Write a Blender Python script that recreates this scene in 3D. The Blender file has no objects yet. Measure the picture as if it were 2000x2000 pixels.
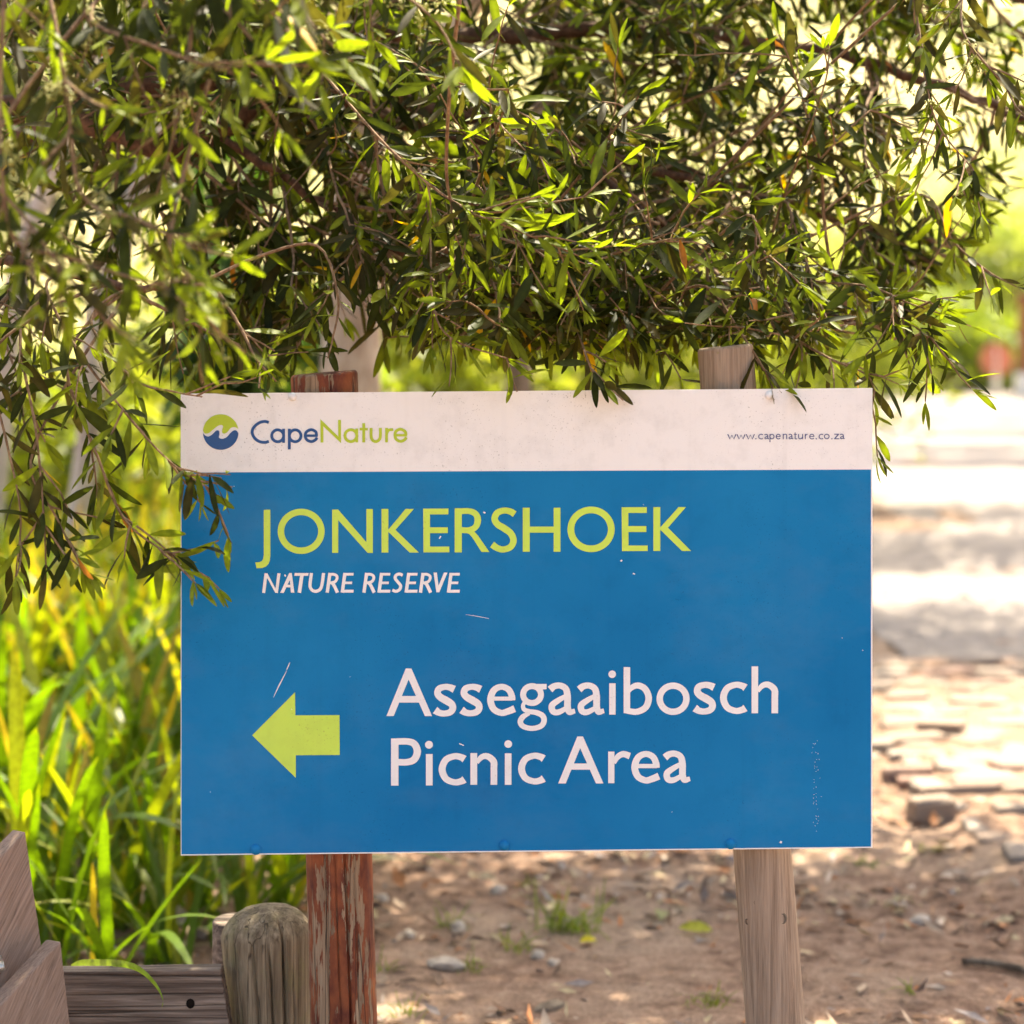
import bpy, bmesh, math, random
import numpy as np
from mathutils import Vector, Matrix, noise
from mathutils.geometry import tessellate_polygon

random.seed(7)
RNG = np.random.default_rng(11)
R = math.radians
SC = bpy.context.scene
COL = SC.collection

# ------------------------------------------------------------------ camera, sky, sun, exposure
CAM_H = 1.6
FPX = 4504.0                      # focal length in photo pixels (2000 px wide frame)
cam_d = bpy.data.cameras.new('camera')
cam_d.lens = 36.0 * FPX / 2000.0
cam_d.sensor_width = 36.0
cam_d.shift_y = -0.2              # rising/falling lens: horizon at 30 % of the frame height
cam_d.clip_start = 0.05
cam_d.clip_end = 2000.0
cam_d.dof.use_dof = True
cam_d.dof.focus_distance = 4.02
cam_d.dof.aperture_fstop = 2.7
cam = bpy.data.objects.new('camera', cam_d)
cam.location = (0, 0, CAM_H)
cam.rotation_euler = (R(90), 0, 0)
COL.objects.link(cam)
SC.camera = cam

SUN_AZ, SUN_EL = R(20), R(55)     # behind the sign, slightly to the right
world = bpy.data.worlds.new('World')
SC.world = world
world.use_nodes = True
wn = world.node_tree
wn.nodes.clear()
w_out = wn.nodes.new('ShaderNodeOutputWorld')
w_bg = wn.nodes.new('ShaderNodeBackground')
w_sky = wn.nodes.new('ShaderNodeTexSky')
w_sky.sky_type = 'NISHITA'
w_sky.sun_disc = False
w_sky.sun_elevation = SUN_EL
w_sky.sun_rotation = SUN_AZ
w_sky.air_density = 0.8
w_sky.dust_density = 4.0
w_sky.ozone_density = 0.4
w_bg.inputs['Strength'].default_value = 0.13
wn.links.new(w_sky.outputs[0], w_bg.inputs[0])
wn.links.new(w_bg.outputs[0], w_out.inputs[0])

sun_d = bpy.data.lights.new('sun', 'SUN')
sun_d.energy = 5.0
sun_d.angle = R(0.53)
sun_d.color = (1.0, 0.93, 0.80)
sun = bpy.data.objects.new('sun', sun_d)
sdir = Vector((math.sin(SUN_AZ) * math.cos(SUN_EL), math.cos(SUN_AZ) * math.cos(SUN_EL), math.sin(SUN_EL)))
sun.rotation_euler = (-sdir).to_track_quat('-Z', 'Y').to_euler()
sun.location = sdir * 60
COL.objects.link(sun)

SC.view_settings.view_transform = 'Standard'
SC.view_settings.look = 'None'
SC.view_settings.gamma = 1.0
SC.view_settings.use_curve_mapping = False
SC.view_settings.exposure = 2.03
SC.view_settings.use_white_balance = True
SC.view_settings.white_balance_temperature = 7350
SC.view_settings.white_balance_tint = 5
SC.cycles.use_denoising = True
SC.cycles.use_adaptive_sampling = True
SC.cycles.adaptive_threshold = 0.03
SC.cycles.max_bounces = 5
SC.cycles.transmission_bounces = 4
SC.cycles.diffuse_bounces = 3


# ------------------------------------------------------------------ helpers
def P(px, py, Y):
    """point at depth Y that the survey of the photograph gives for pixel px, py"""
    return Vector(((px - 1000.0) / FPX * Y, Y, CAM_H - (py - 600.0) / FPX * Y))


def link(o, parent=None):
    COL.objects.link(o)
    if parent is not None:
        o.parent = parent
    return o


def tag(o, label=None, cat=None, group=None, kind=None):
    if label: o['label'] = label
    if cat: o['category'] = cat
    if group: o['group'] = group
    if kind: o['kind'] = kind
    return o


def empty(name, loc=(0, 0, 0)):
    o = bpy.data.objects.new(name, None)
    o.location = loc
    o.empty_display_size = 0.1
    return link(o)


def mesh_obj(name, verts, faces, mat, parent=None, smooth=False, loc=None):
    """verts are world coordinates; with loc the object's origin is put there"""
    me = bpy.data.meshes.new(name)
    base = Vector((0, 0, 0))
    if parent is not None:
        base = base + parent.matrix_basis.translation
    off = Vector(loc) if loc is not None else (base if parent is not None else Vector((0, 0, 0)))
    me.from_pydata([tuple(Vector(v) - off) for v in verts], [], faces)
    if mat is not None:
        me.materials.append(mat)
    if smooth:
        me.polygons.foreach_set('use_smooth', [True] * len(me.polygons))
    me.update()
    o = bpy.data.objects.new(name, me)
    link(o, parent)
    o.location = off - base
    return o


def np_mesh(name, V, F, mat, tint=None, parent=None, smooth=False):
    """V (n,3), F (m,3) or (m,4) numpy"""
    me = bpy.data.meshes.new(name)
    k = F.shape[1]
    me.vertices.add(len(V))
    me.vertices.foreach_set('co', V.astype(np.float32).ravel())
    me.loops.add(F.size)
    me.loops.foreach_set('vertex_index', F.astype(np.int32).ravel())
    me.polygons.add(len(F))
    me.polygons.foreach_set('loop_start', np.arange(0, F.size, k, dtype=np.int32))
    me.polygons.foreach_set('loop_total', np.full(len(F), k, dtype=np.int32))
    if smooth:
        me.polygons.foreach_set('use_smooth', np.ones(len(F), dtype=bool))
    if tint is not None:
        a = me.attributes.new('tint', 'FLOAT_COLOR', 'POINT')
        c = np.ones((len(V), 4), np.float32)
        c[:, :3] = tint
        a.data.foreach_set('color', c.ravel())
    me.materials.append(mat)
    me.update(calc_edges=True)
    me.validate()
    o = bpy.data.objects.new(name, me)
    link(o, parent)
    if parent is not None:
        o.location = -parent.matrix_basis.translation
    return o


class Tubes:
    """collects tapered tubes; one mesh"""
    def __init__(self, sides=5):
        self.v, self.f, self.s = [], [], sides

    def add(self, pts, radii, cap=True):
        n = self.s
        pts = [Vector(p) for p in pts]
        b0 = len(self.v)
        up = None
        for i, p in enumerate(pts):
            t = (pts[min(i + 1, len(pts) - 1)] - pts[max(i - 1, 0)])
            if t.length < 1e-9:
                t = Vector((0, 0, 1))
            t.normalize()
            if up is None:
                up = t.orthogonal().normalized()
            else:
                up = (up - t * up.dot(t))
                up = up.normalized() if up.length > 1e-6 else t.orthogonal().normalized()
            w = t.cross(up)
            for k in range(n):
                a = 2 * math.pi * k / n
                self.v.append(p + (up * math.cos(a) + w * math.sin(a)) * radii[i])
        for i in range(len(pts) - 1):
            for k in range(n):
                a, b = b0 + i * n + k, b0 + i * n + (k + 1) % n
                self.f.append((a, b, b + n, a + n))
        if cap:
            self.f.append(tuple(b0 + k for k in reversed(range(n))))
            self.f.append(tuple(b0 + (len(pts) - 1) * n + k for k in range(n)))
        return self

    def build(self, name, mat, parent=None):
        return mesh_obj(name, self.v, self.f, mat, parent, smooth=True)


def spline(pts, n):
    """Catmull-Rom through pts (Vectors), n samples per span"""
    pts = [Vector(p) for p in pts]
    q = [pts[0] * 2 - pts[1]] + pts + [pts[-1] * 2 - pts[-2]]
    out = []
    for i in range(1, len(q) - 2):
        p0, p1, p2, p3 = q[i - 1], q[i], q[i + 1], q[i + 2]
        for k in range(n):
            t = k / n
            out.append(0.5 * ((2 * p1) + (p2 - p0) * t + (2 * p0 - 5 * p1 + 4 * p2 - p3) * t * t
                              + (3 * p1 - p0 - 3 * p2 + p3) * t * t * t))
    out.append(pts[-1])
    return out


# ------------------------------------------------------------------ materials
class Mat:
    def __init__(self, name):
        self.m = bpy.data.materials.new(name)
        self.m.use_nodes = True
        self.t = self.m.node_tree
        self.t.nodes.clear()
        self.out = self.n('OutputMaterial')

    def n(self, kind, **kw):
        nd = self.t.nodes.new('ShaderNode' + kind)
        for k, v in kw.items():
            setattr(nd, k, v)
        return nd

    def l(self, a, b):
        self.t.links.new(a, b)

    def noise(self, vec, scale, detail=4, rough=0.55, dist=0.0):
        nd = self.n('TexNoise')
        nd.inputs['Scale'].default_value = scale
        nd.inputs['Detail'].default_value = detail
        nd.inputs['Roughness'].default_value = rough
        nd.inputs['Distortion'].default_value = dist
        if vec is not None:
            self.l(vec, nd.inputs['Vector'])
        return nd.outputs['Fac']

    def coords(self, scale=(1, 1, 1), rot=(0, 0, 0), which='Object'):
        tc = self.n('TexCoord')
        mp = self.n('Mapping')
        mp.inputs['Scale'].default_value = scale
        mp.inputs['Rotation'].default_value = rot
        self.l(tc.outputs[which], mp.inputs['Vector'])
        return mp.outputs[0]

    def ramp(self, fac, stops, interp='LINEAR'):
        r = self.n('ValToRGB')
        r.color_ramp.interpolation = interp
        e = r.color_ramp.elements
        while len(e) < len(stops):
            e.new(0.5)
        for el, (p, c) in zip(e, stops):
            el.position = p
            el.color = (*c, 1) if not isinstance(c, (int, float)) else (c, c, c, 1)
        self.l(fac, r.inputs[0])
        return r.outputs[0]

    def mix(self, fac, a, b, mode='MIX'):
        nd = self.n('Mix', data_type='RGBA', blend_type=mode)
        for s, v in ((nd.inputs[0], fac), (nd.inputs[6], a), (nd.inputs[7], b)):
            if isinstance(v, (int, float)):
                s.default_value = v
            elif isinstance(v, tuple):
                s.default_value = (*v, 1)
            else:
                self.l(v, s)
        return nd.outputs[2]

    def math(self, op, a, b=0.0):
        nd = self.n('Math', operation=op)
        for s, v in ((nd.inputs[0], a), (nd.inputs[1], b)):
            if isinstance(v, (int, float)):
                s.default_value = v
            else:
                self.l(v, s)
        return nd.outputs[0]

    def bump(self, h, strength=0.3, dist=0.01):
        b = self.n('Bump')
        b.inputs['Strength'].default_value = strength
        b.inputs['Distance'].default_value = dist
        self.l(h, b.inputs['Height'])
        return b.outputs[0]

    def pbr(self, color, rough=0.6, spec=0.4, normal=None, metallic=0.0, link=True):
        b = self.n('BsdfPrincipled')
        for s, v in ((b.inputs['Base Color'], color), (b.inputs['Roughness'], rough)):
            if isinstance(v, (int, float)):
                s.default_value = v
            elif isinstance(v, tuple):
                s.default_value = (*v, 1)
            else:
                self.l(v, s)
        b.inputs['Specular IOR Level'].default_value = spec
        b.inputs['Metallic'].default_value = metallic
        if normal is not None:
            self.l(normal, b.inputs['Normal'])
        if link:
            self.l(b.outputs[0], self.out.inputs[0])
        return b.outputs[0]


def leaf_material(name, transl=0.42, rough=0.42, boost=(1.7, 1.75, 0.55), spec=0.4):
    M = Mat(name)
    at = M.n('Attribute')
    at.attribute_name = 'tint'
    c = M.coords()
    nz = M.noise(c, 60, 1)
    col = M.mix(1.0, at.outputs['Color'], M.ramp(nz, [(0.3, 0.78), (0.7, 1.15)]), 'MULTIPLY')
    d = M.pbr(col, rough, spec, None, link=False)
    tr = M.n('BsdfTranslucent')
    M.l(M.mix(1.0, col, boost, 'MULTIPLY'), tr.inputs['Color'])
    mx = M.n('MixShader')
    mx.inputs[0].default_value = transl
    M.l(d, mx.inputs[1])
    M.l(tr.outputs[0], mx.inputs[2])
    M.l(mx.outputs[0], M.out.inputs[0])
    return M.m


def wood_material(name, dark, light, grain=(60, 3.0), axis='Z', turn=None, crack=0.55, fine=220, lichen=None):
    """grain runs along axis; turn = rotation (radians) of the wood inside the object before the grain is stretched"""
    M = Mat(name)
    tc = M.n('TexCoord')
    src = tc.outputs['Object']
    if turn is not None:
        for eul in turn:
            mp = M.n('Mapping')
            mp.inputs['Rotation'].default_value = eul
            M.l(src, mp.inputs['Vector'])
            src = mp.outputs[0]

    def cc(across, along):
        mp = M.n('Mapping')
        mp.inputs['Scale'].default_value = tuple(along if ax == axis else across for ax in 'XYZ')
        M.l(src, mp.inputs['Vector'])
        return mp.outputs[0]
    a = M.noise(cc(*grain), 1.0, 6, 0.65, 0.4)
    b = M.noise(cc(fine, 6), 1.0, 3, 0.6)
    big = M.noise(cc(5, 2.2), 1.0, 4)
    col = M.ramp(a, [(0.28, tuple(x * 0.45 for x in dark)), (0.42, dark), (0.68, light)])
    col = M.mix(1.0, col, M.ramp(b, [(0.3, 0.72), (0.65, 1.12)]), 'MULTIPLY')
    col = M.mix(M.ramp(big, [(0.4, 0.0), (0.75, 0.45)]), col, tuple(x * 0.62 for x in dark))
    if lichen:
        ln = M.noise(cc(14, 9), 1.0, 5, 0.7)
        col = M.mix(M.ramp(ln, [(0.52, 0.0), (0.68, 0.5)]), col, lichen)
    ck = M.noise(cc(34, 0.45), 1.0, 2, 0.4, 0.2)
    ckm = M.ramp(ck, [(crack - 0.012, 0.0), (crack, 1.0), (crack + 0.012, 0.0)])
    col = M.mix(M.math('MULTIPLY', ckm, 0.8), col, (0.02, 0.014, 0.01))
    h = M.math('SUBTRACT', M.math('ADD', a, M.math('MULTIPLY', b, 0.5)), M.math('MULTIPLY', ckm, 1.5))
    M.pbr(col, 0.85, 0.2, M.bump(h, 0.5, 0.004))
    return M.m


def peeling_paint():
    M = Mat('peeling_red_paint_wood')
    w = M.noise(M.coords((70, 70, 3)), 1.0, 6, 0.65, 0.4)
    wood = M.ramp(w, [(0.3, (0.14, 0.085, 0.05)), (0.65, (0.36, 0.245, 0.155))])
    pn = M.noise(M.coords((24, 24, 14)), 1.0, 4)
    paint = M.ramp(pn, [(0.35, (0.085, 0.018, 0.012)), (0.6, (0.25, 0.070, 0.026)), (0.75, (0.34, 0.11, 0.038))])
    up = M.n('SeparateXYZ')
    tc = M.n('TexCoord')
    M.l(tc.outputs['Object'], up.inputs[0])
    # more paint lost towards the foot (local z, metres)
    hgt = M.math('MULTIPLY', M.math('SUBTRACT', 0.75, up.outputs[2]), 0.16)
    m1 = M.noise(M.coords((30, 30, 2.6)), 1.0, 7, 0.68, 0.5)
    m2 = M.noise(M.coords((110, 110, 26)), 1.0, 4, 0.6)
    topw = M.n('MapRange')
    topw.inputs[1].default_value = 1.36
    topw.inputs[2].default_value = 1.48
    topw.inputs[4].default_value = 0.18
    M.l(up.outputs[2], topw.inputs[0])
    hgt = M.math('ADD', hgt, topw.outputs[0])
    k = M.math('ADD', M.math('ADD', m1, M.math('MULTIPLY', M.math('SUBTRACT', m2, 0.5), 0.35)), hgt)
    mask = M.ramp(k, [(0.59, 0.0), (0.607, 1.0)])
    col = M.mix(mask, paint, wood)
    ck = M.noise(M.coords((30, 30, 0.4)), 1.0, 2, 0.4, 0.2)
    ckm = M.ramp(ck, [(0.50, 0.0), (0.512, 1.0), (0.524, 0.0)])
    col = M.mix(M.math('MULTIPLY', ckm, 0.85), col, (0.02, 0.012, 0.01))
    h = M.math('SUBTRACT', M.math('ADD', M.math('MULTIPLY', mask, -0.6), M.math('MULTIPLY', w, 0.6)), ckm)
    M.pbr(col, 0.72, 0.3, M.bump(h, 0.55, 0.003))
    return M.m


def sign_paint(name, col, speck=0.5, rough=0.34, dirt=(0.05, 0.045, 0.04), spec=0.45, sheen=None):
    M = Mat(name)
    c = M.coords()
    s1 = M.noise(c, 330, 2, 0.5)
    s2 = M.noise(c, 6, 3, 0.6)
    spots = M.math('MULTIPLY', M.ramp(s1, [(0.66, 0.0), (0.72, 1.0)]), M.ramp(s2, [(0.42, 0.0), (0.62, 1.0)]))
    base = col
    if sheen:  # broad lighter areas: a soft sheen put into the colour
        f = M.noise(c, 1.7, 4, 0.55)
        base = M.mix(M.ramp(f, [(0.38, 0.0), (0.66, 1.0)]), col, sheen)
    k = M.mix(M.math('MULTIPLY', spots, speck), base, dirt)
    sm = M.noise(c, 22, 5, 0.65)
    k = M.mix(M.ramp(sm, [(0.5, 0.0), (0.85, 0.16)]), k, dirt)
    dr = M.noise(M.coords((55, 55, 1.6)), 1.0, 3, 0.6)
    k = M.mix(M.ramp(dr, [(0.56, 0.0), (0.8, 0.06)]), k, dirt)
    du = M.noise(M.coords((3, 3, 5)), 1.0, 5, 0.7)
    k = M.mix(M.ramp(du, [(0.5, 0.0), (0.8, 0.07)]), k, (0.42, 0.36, 0.30))
    hv = M.noise(c, 3.5, 2, 0.4)
    M.pbr(k, M.ramp(sm, [(0.3, rough), (0.8, rough + 0.22)]), spec, M.bump(hv, 0.25, 0.006))
    return M.m


M_LEAF = leaf_material('olive_leaf', 0.46, 0.50, spec=0.13)
M_BLEAF = leaf_material('background_leaf', 0.46, 0.55, (1.5, 1.55, 0.55))
M_SWORD = leaf_material('sword_leaf', 0.45, 0.42, (1.95, 1.9, 0.38), 0.25)
M_LITTER = leaf_material('litter', 0.05, 0.8, (1, 1, 1), 0.2)
M_TWIG = wood_material('twig_bark', (0.20, 0.115, 0.065), (0.40, 0.26, 0.15), (90, 30), crack=0.2)
M_BOUGH = wood_material('bough_bark', (0.085, 0.04, 0.022), (0.20, 0.10, 0.055), (60, 40), crack=0.3)
M_POST_TAN = wood_material('weathered_pine', (0.30, 0.21, 0.148), (0.42, 0.315, 0.232), (75, 3.2), crack=0.70)
M_BOLLARD = wood_material('weathered_bollard', (0.17, 0.125, 0.08), (0.38, 0.30, 0.20), (60, 2.5), crack=0.5,
                          lichen=(0.20, 0.19, 0.08))
M_RAIL = wood_material('grey_rail', (0.14, 0.10, 0.078), (0.42, 0.325, 0.26), (70, 3.0), 'X', crack=0.5, fine=200)
M_BOARD = wood_material('brown_board', (0.31, 0.205, 0.15), (0.385, 0.265, 0.20), (150, 9), 'X', ((0, 0, R(-43)), (0, R(58), 0)), crack=0.15, fine=320)
M_RED = peeling_paint()
M_SUNLIT_BARK = wood_material('sunlit_bark', (0.45, 0.37, 0.32), (0.75, 0.69, 0.62), (9, 4), crack=0.2)  # pale bark, whitened further to carry the sun on the trunks
M_PALE_BARK = wood_material('pale_bark', (0.36, 0.27, 0.2), (0.62, 0.52, 0.42), (9, 4), crack=0.2)
M_BARK = wood_material('grey_bark', (0.13, 0.095, 0.07), (0.30, 0.235, 0.18), (14, 4), crack=0.4)
M_WHITE = sign_paint('sign_white', (0.82, 0.81, 0.80), 0.55, 0.4)
M_BLUE = sign_paint('sign_blue', (0.0, 0.155, 0.385), 0.5, 0.33, (0.002, 0.04, 0.11), sheen=(0.006, 0.20, 0.45), spec=0.07)  # the paler blue paints a reflected sheen, not worn print
M_LIME = sign_paint('sign_lime', (0.55, 0.755, 0.095), 0.6, 0.4, (0.22, 0.21, 0.05))
M_LIME2 = sign_paint('logo_lime', (0.43, 0.56, 0.03), 0.5, 0.4, (0.15, 0.16, 0.04))
M_LTXT = sign_paint('sign_white_lettering', (0.82, 0.80, 0.80), 0.4, 0.4, (0.3, 0.26, 0.24))
M_NAVY = sign_paint('logo_blue', (0.004, 0.075, 0.25), 0.4, 0.4)
M_INDIGO = sign_paint('address_blue', (0.04, 0.06, 0.20), 0.3, 0.4)


def simple(name, col, rough=0.6, spec=0.4, metallic=0.0, var=0.25, scale=30):
    M = Mat(name)
    nz = M.noise(M.coords(), scale, 4)
    M.pbr(M.mix(1.0, col, M.ramp(nz, [(0.3, 1 - var), (0.7, 1 + var * 0.5)]), 'MULTIPLY'), rough, spec,
          M.bump(nz, 0.2, 0.003), metallic)
    return M.m


M_STEEL = simple('galvanised_steel', (0.55, 0.52, 0.48), 0.4, 0.5, 0.9)
M_STONE = simple('pale_stone', (0.46, 0.38, 0.32), 0.8, 0.3, var=0.4)
M_REDSIGN = simple('road_sign_red', (0.58, 0.2, 0.12), 0.5)
M_WPAINT = simple('white_paint', (0.78, 0.76, 0.72), 0.6)
M_PILLAR = simple('brown_pillar', (0.30, 0.12, 0.06), 0.8, 0.2)


def ground_material():
    M = Mat('earth')
    c = M.coords()
    a = M.noise(c, 1.3, 6, 0.62)
    b = M.noise(c, 14, 6, 0.7)
    f = M.noise(c, 90, 4, 0.7)
    col = M.ramp(b, [(0.3, (0.09, 0.048, 0.033)), (0.5, (0.265, 0.16, 0.113)), (0.72, (0.43, 0.295, 0.22))])
    col = M.mix(M.ramp(a, [(0.46, 0.0), (0.62, 0.7)]), col, (0.39, 0.28, 0.21))
    col = M.mix(1.0, col, M.ramp(f, [(0.32, 0.6), (0.6, 1.12)]), 'MULTIPLY')
    h = M.math('ADD', b, M.math('MULTIPLY', f, 0.4))
    M.pbr(col, 0.95, 0.15, M.bump(h, 0.8, 0.03))
    return M.m


def road_material():
    M = Mat('sandy_road')
    c = M.coords()
    a = M.noise(c, 0.7, 5, 0.6)
    b = M.noise(c, 9, 6, 0.7)
    col = M.ramp(b, [(0.3, (0.18, 0.152, 0.14)), (0.6, (0.30, 0.255, 0.235))])
    col = M.mix(M.ramp(a, [(0.45, 0.0), (0.65, 0.55)]), col, (0.235, 0.205, 0.20))
    M.pbr(col, 0.95, 0.15, M.bump(b, 0.7, 0.03))
    return M.m


def hill_material():
    M = Mat('dry_hillside')
    c = M.coords()
    a = M.noise(c, 0.09, 6, 0.65)
    b = M.noise(c, 0.7, 5, 0.7)
    col = M.ramp(a, [(0.38, (0.16, 0.18, 0.05)), (0.55, (0.42, 0.35, 0.16)), (0.7, (0.5, 0.42, 0.24))])
    col = M.mix(1.0, col, M.ramp(b, [(0.3, 0.65), (0.65, 1.1)]), 'MULTIPLY')
    M.pbr(col, 0.95, 0.1, M.bump(b, 0.5, 0.6))
    return M.m


def brick_material():
    M = Mat('old_paving_brick')
    oi = M.n('ObjectInfo')
    c = M.coords()
    b = M.noise(c, 25, 6, 0.7)
    base = M.ramp(oi.outputs['Random'], [(0.0, (0.31, 0.225, 0.18)), (0.3, (0.36, 0.27, 0.215)), (0.6, (0.31, 0.255, 0.22)),
                                         (0.85, (0.40, 0.32, 0.27)), (1.0, (0.29, 0.16, 0.125))])
    col = M.mix(1.0, base, M.ramp(b, [(0.3, 0.55), (0.65, 1.15)]), 'MULTIPLY')
    M.pbr(col, 0.9, 0.2, M.bump(b, 0.6, 0.01))
    return M.m


M_GROUND, M_ROAD, M_HILL, M_BRICK = ground_material(), road_material(), hill_material(), brick_material()


# ------------------------------------------------------------------ ground, road, paving, hill
def gh(x, y):
    """height of the earth"""
    v = 0.020 * noise.noise((x * 1.1, y * 1.1, 0.3)) + 0.010 * noise.noise((x * 4.1, y * 4.1, 1.7))
    v += 0.005 * noise.noise((x * 13, y * 13, 5.1))
    return v * min(1.0, max(0.0, (60 - y) / 30))


def steps(*segs):
    out = []
    for a, b, s in segs:
        n = max(1, int(round((b - a) / s)))
        out += [a + (b - a) * i / n for i in range(n)]
    out.append(segs[-1][1])
    return out


def sheet(name, xs, ys, hf, mat, keep=None):
    V = [(x, y, hf(x, y)) for y in ys for x in xs]
    nx = len(xs)
    F = []
    for j in range(len(ys) - 1):
        for i in range(nx - 1):
            if keep and not keep(0.5 * (xs[i] + xs[i + 1]), 0.5 * (ys[j] + ys[j + 1])):
                continue
            a = j * nx + i
            F.append((a, a + 1, a + nx + 1, a + nx))
    o = mesh_obj(name, V, F, mat, smooth=True)
    return tag(o, kind='structure')


gx = steps((-300, -40, 40), (-40, -6, 4), (-6, -2.4, 0.3), (-2.4, 3.2, 0.05), (3.2, 8, 0.3), (8, 40, 4), (40, 300, 40))
gy = steps((-60, 0, 10), (0, 4.6, 0.5), (4.6, 10.5, 0.05), (10.5, 16, 0.25), (16, 60, 2), (60, 400, 40))
sheet('ground', gx, gy, gh, M_GROUND)


def road_edge(y):
    return 1.5 + 0.25 * math.sin(y * 0.7) - max(0, y - 13) * 0.22


rx = steps((-7, 1.2, 0.6), (1.2, 4, 0.15), (4, 12, 0.8))
ry = steps((9.9, 16, 0.15), (16, 46, 0.75))
sheet('dirt_road', rx, ry, lambda x, y: gh(x, y) + 0.012 + 0.022 * noise.noise((x * 0.5, y * 2.2, 3)), M_ROAD,
      keep=lambda x, y: x > road_edge(y) and y < 43 + 0.6 * (x - 7) + 1.0)

hx = steps((-160, 160, 5))
hy = steps((52, 230, 5))


def hill_h(x, y):
    k = max(0.0, y - 54)
    return -0.3 + 0.20 * k + 0.0006 * k * k + 1.6 * noise.noise((x * 0.03, y * 0.03, 2)) * min(1, k / 20)


sheet('hill', hx, hy, hill_h, M_HILL)

# brick paving: every brick its own part on a bed of earth
bed = sheet('brick_paving', steps((1.24, 1.5, 0.04), (1.5, 3.0, 0.1)), steps((5.3, 10.3, 0.08)), lambda x, y: gh(x, y) - .012 + (0.042 + 0.012 * noise.noise((x * 6, y * 6, 9))) * min(1, max(0, (x - 1.27) / .16)), M_GROUND,
            keep=None)


def brick_mesh(seed):
    rnd = random.Random(seed)
    bm = bmesh.new()
    bmesh.ops.create_cube(bm, size=1.0)
    bmesh.ops.bevel(bm, geom=bm.edges[:], offset=0.07, segments=1, affect='EDGES')
    for v in bm.verts:
        v.co += Vector((rnd.uniform(-.03, .03), rnd.uniform(-.04, .04), rnd.uniform(-.05, .05)))
    me = bpy.data.meshes.new('brick')
    bm.to_mesh(me)
    bm.free()
    me.materials.append(M_BRICK)
    return me


BR = [brick_mesh(s) for s in range(8)]


def put_brick(x, y, z, sx, sy, sz, rot):
    o = bpy.data.objects.new('brick', random.choice(BR))
    o.location = (x, y, z)
    o.scale = (sx, sy, sz)
    o.rotation_euler = rot
    link(o, bed)


rb = random.Random(5)
y = 5.55
while y < 10.2:
    dy = rb.uniform(0.11, 0.16)
    x = 1.30 + 0.07 * math.sin(y * 2.3) + rb.uniform(0, 0.10)
    while x < 0.235 * y + 0.12:
        w = rb.uniform(0.17, 0.27)
        if rb.random() > 0.16:
            lift = rb.uniform(-.022, 0.006)
            put_brick(x + w / 2, y + rb.uniform(-.012, .012), gh(x, y) + 0.006 + lift, w - 0.012, dy - 0.012, 0.075,
                      (rb.gauss(0, .06), rb.gauss(0, .05), rb.gauss(0, .10)))
        x += w
    y += dy
# kerb bricks standing proud on the edge of the paving
for (px, py, w, h, rz) in ((1818, 1590, .13, .075, .1), (1838, 1430, .17, .07, -.35), (1925, 1545, .22, .055, .03),
                           (1770, 1360, .16, .05, .0), (1690, 1455, .2, .04, .05)):
    Y = FPX * CAM_H / (py - 600 + 15)
    p = P(px, py, Y)
    put_brick(p.x, Y, gh(p.x, Y) + h * 0.5, w, 0.11, h, (0.03, -0.03, rz))


# ------------------------------------------------------------------ the sign
def SP(px, py, off=0.0):
    """point on the sign's plane (it is turned by about one degree), off metres in front of it"""
    Y = 4.0 + 0.011 * (px - 1028) / 675.0
    v = P(px, py, Y)
    v.y -= off
    return v


sign = empty('park_sign', (0.03, 4.06, 0.0))
tag(sign, 'white and blue nature reserve direction sign on two round wooden posts', 'sign')

C_TL, C_TR, C_BR, C_BL = (353, 769), (1704, 758), (1704, 1656), (353, 1671)
front = [SP(*c) for c in (C_TL, C_TR, C_BR, C_BL)]
back = [v + Vector((0, 0.003, 0)) for v in front]
panel = mesh_obj('panel', front + back, [(3, 2, 1, 0), (4, 5, 6, 7), (0, 1, 5, 4), (1, 2, 6, 5), (2, 3, 7, 6), (3, 0, 4, 7)],
                 M_WHITE, sign)
bcorn = [(354.5, 923), (1701, 917), (1701, 1653.5), (354.5, 1668.5)]
# the blue field is a thin film of vinyl, built in strips so that it carries slight waviness
nsx, nsy = 24, 14
bv, bf = [], []
for j in range(nsy + 1):
    for i in range(nsx + 1):
        u, v = i / nsx, j / nsy
        px = (1 - u) * bcorn[0][0] + u * bcorn[1][0]
        py = (1 - v) * ((1 - u) * bcorn[0][1] + u * bcorn[1][1]) + v * ((1 - u) * bcorn[3][1] + u * bcorn[2][1])
        bv.append(SP(px, py, 0.0004))
for j in range(nsy):
    for i in range(nsx):
        a = j * (nsx + 1) + i
        bf.append((a + nsx + 1, a + nsx + 2, a + 1, a))


def sub(name, verts, faces, mat, parent, smooth=False):
    """child of a child: keeps world coordinates"""
    me = bpy.data.meshes.new(name)
    base = parent.matrix_basis.translation + (parent.parent.matrix_basis.translation if parent.parent else Vector())
    me.from_pydata([tuple(Vector(v) - base) for v in verts], [], faces)
    me.materials.append(mat)
    if smooth:
        me.polygons.foreach_set('use_smooth', [True] * len(me.polygons))
    me.update()
    o = bpy.data.objects.new(name, me)
    return link(o, parent)


sub('blue_field', bv, bf, M_BLUE, panel)


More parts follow.
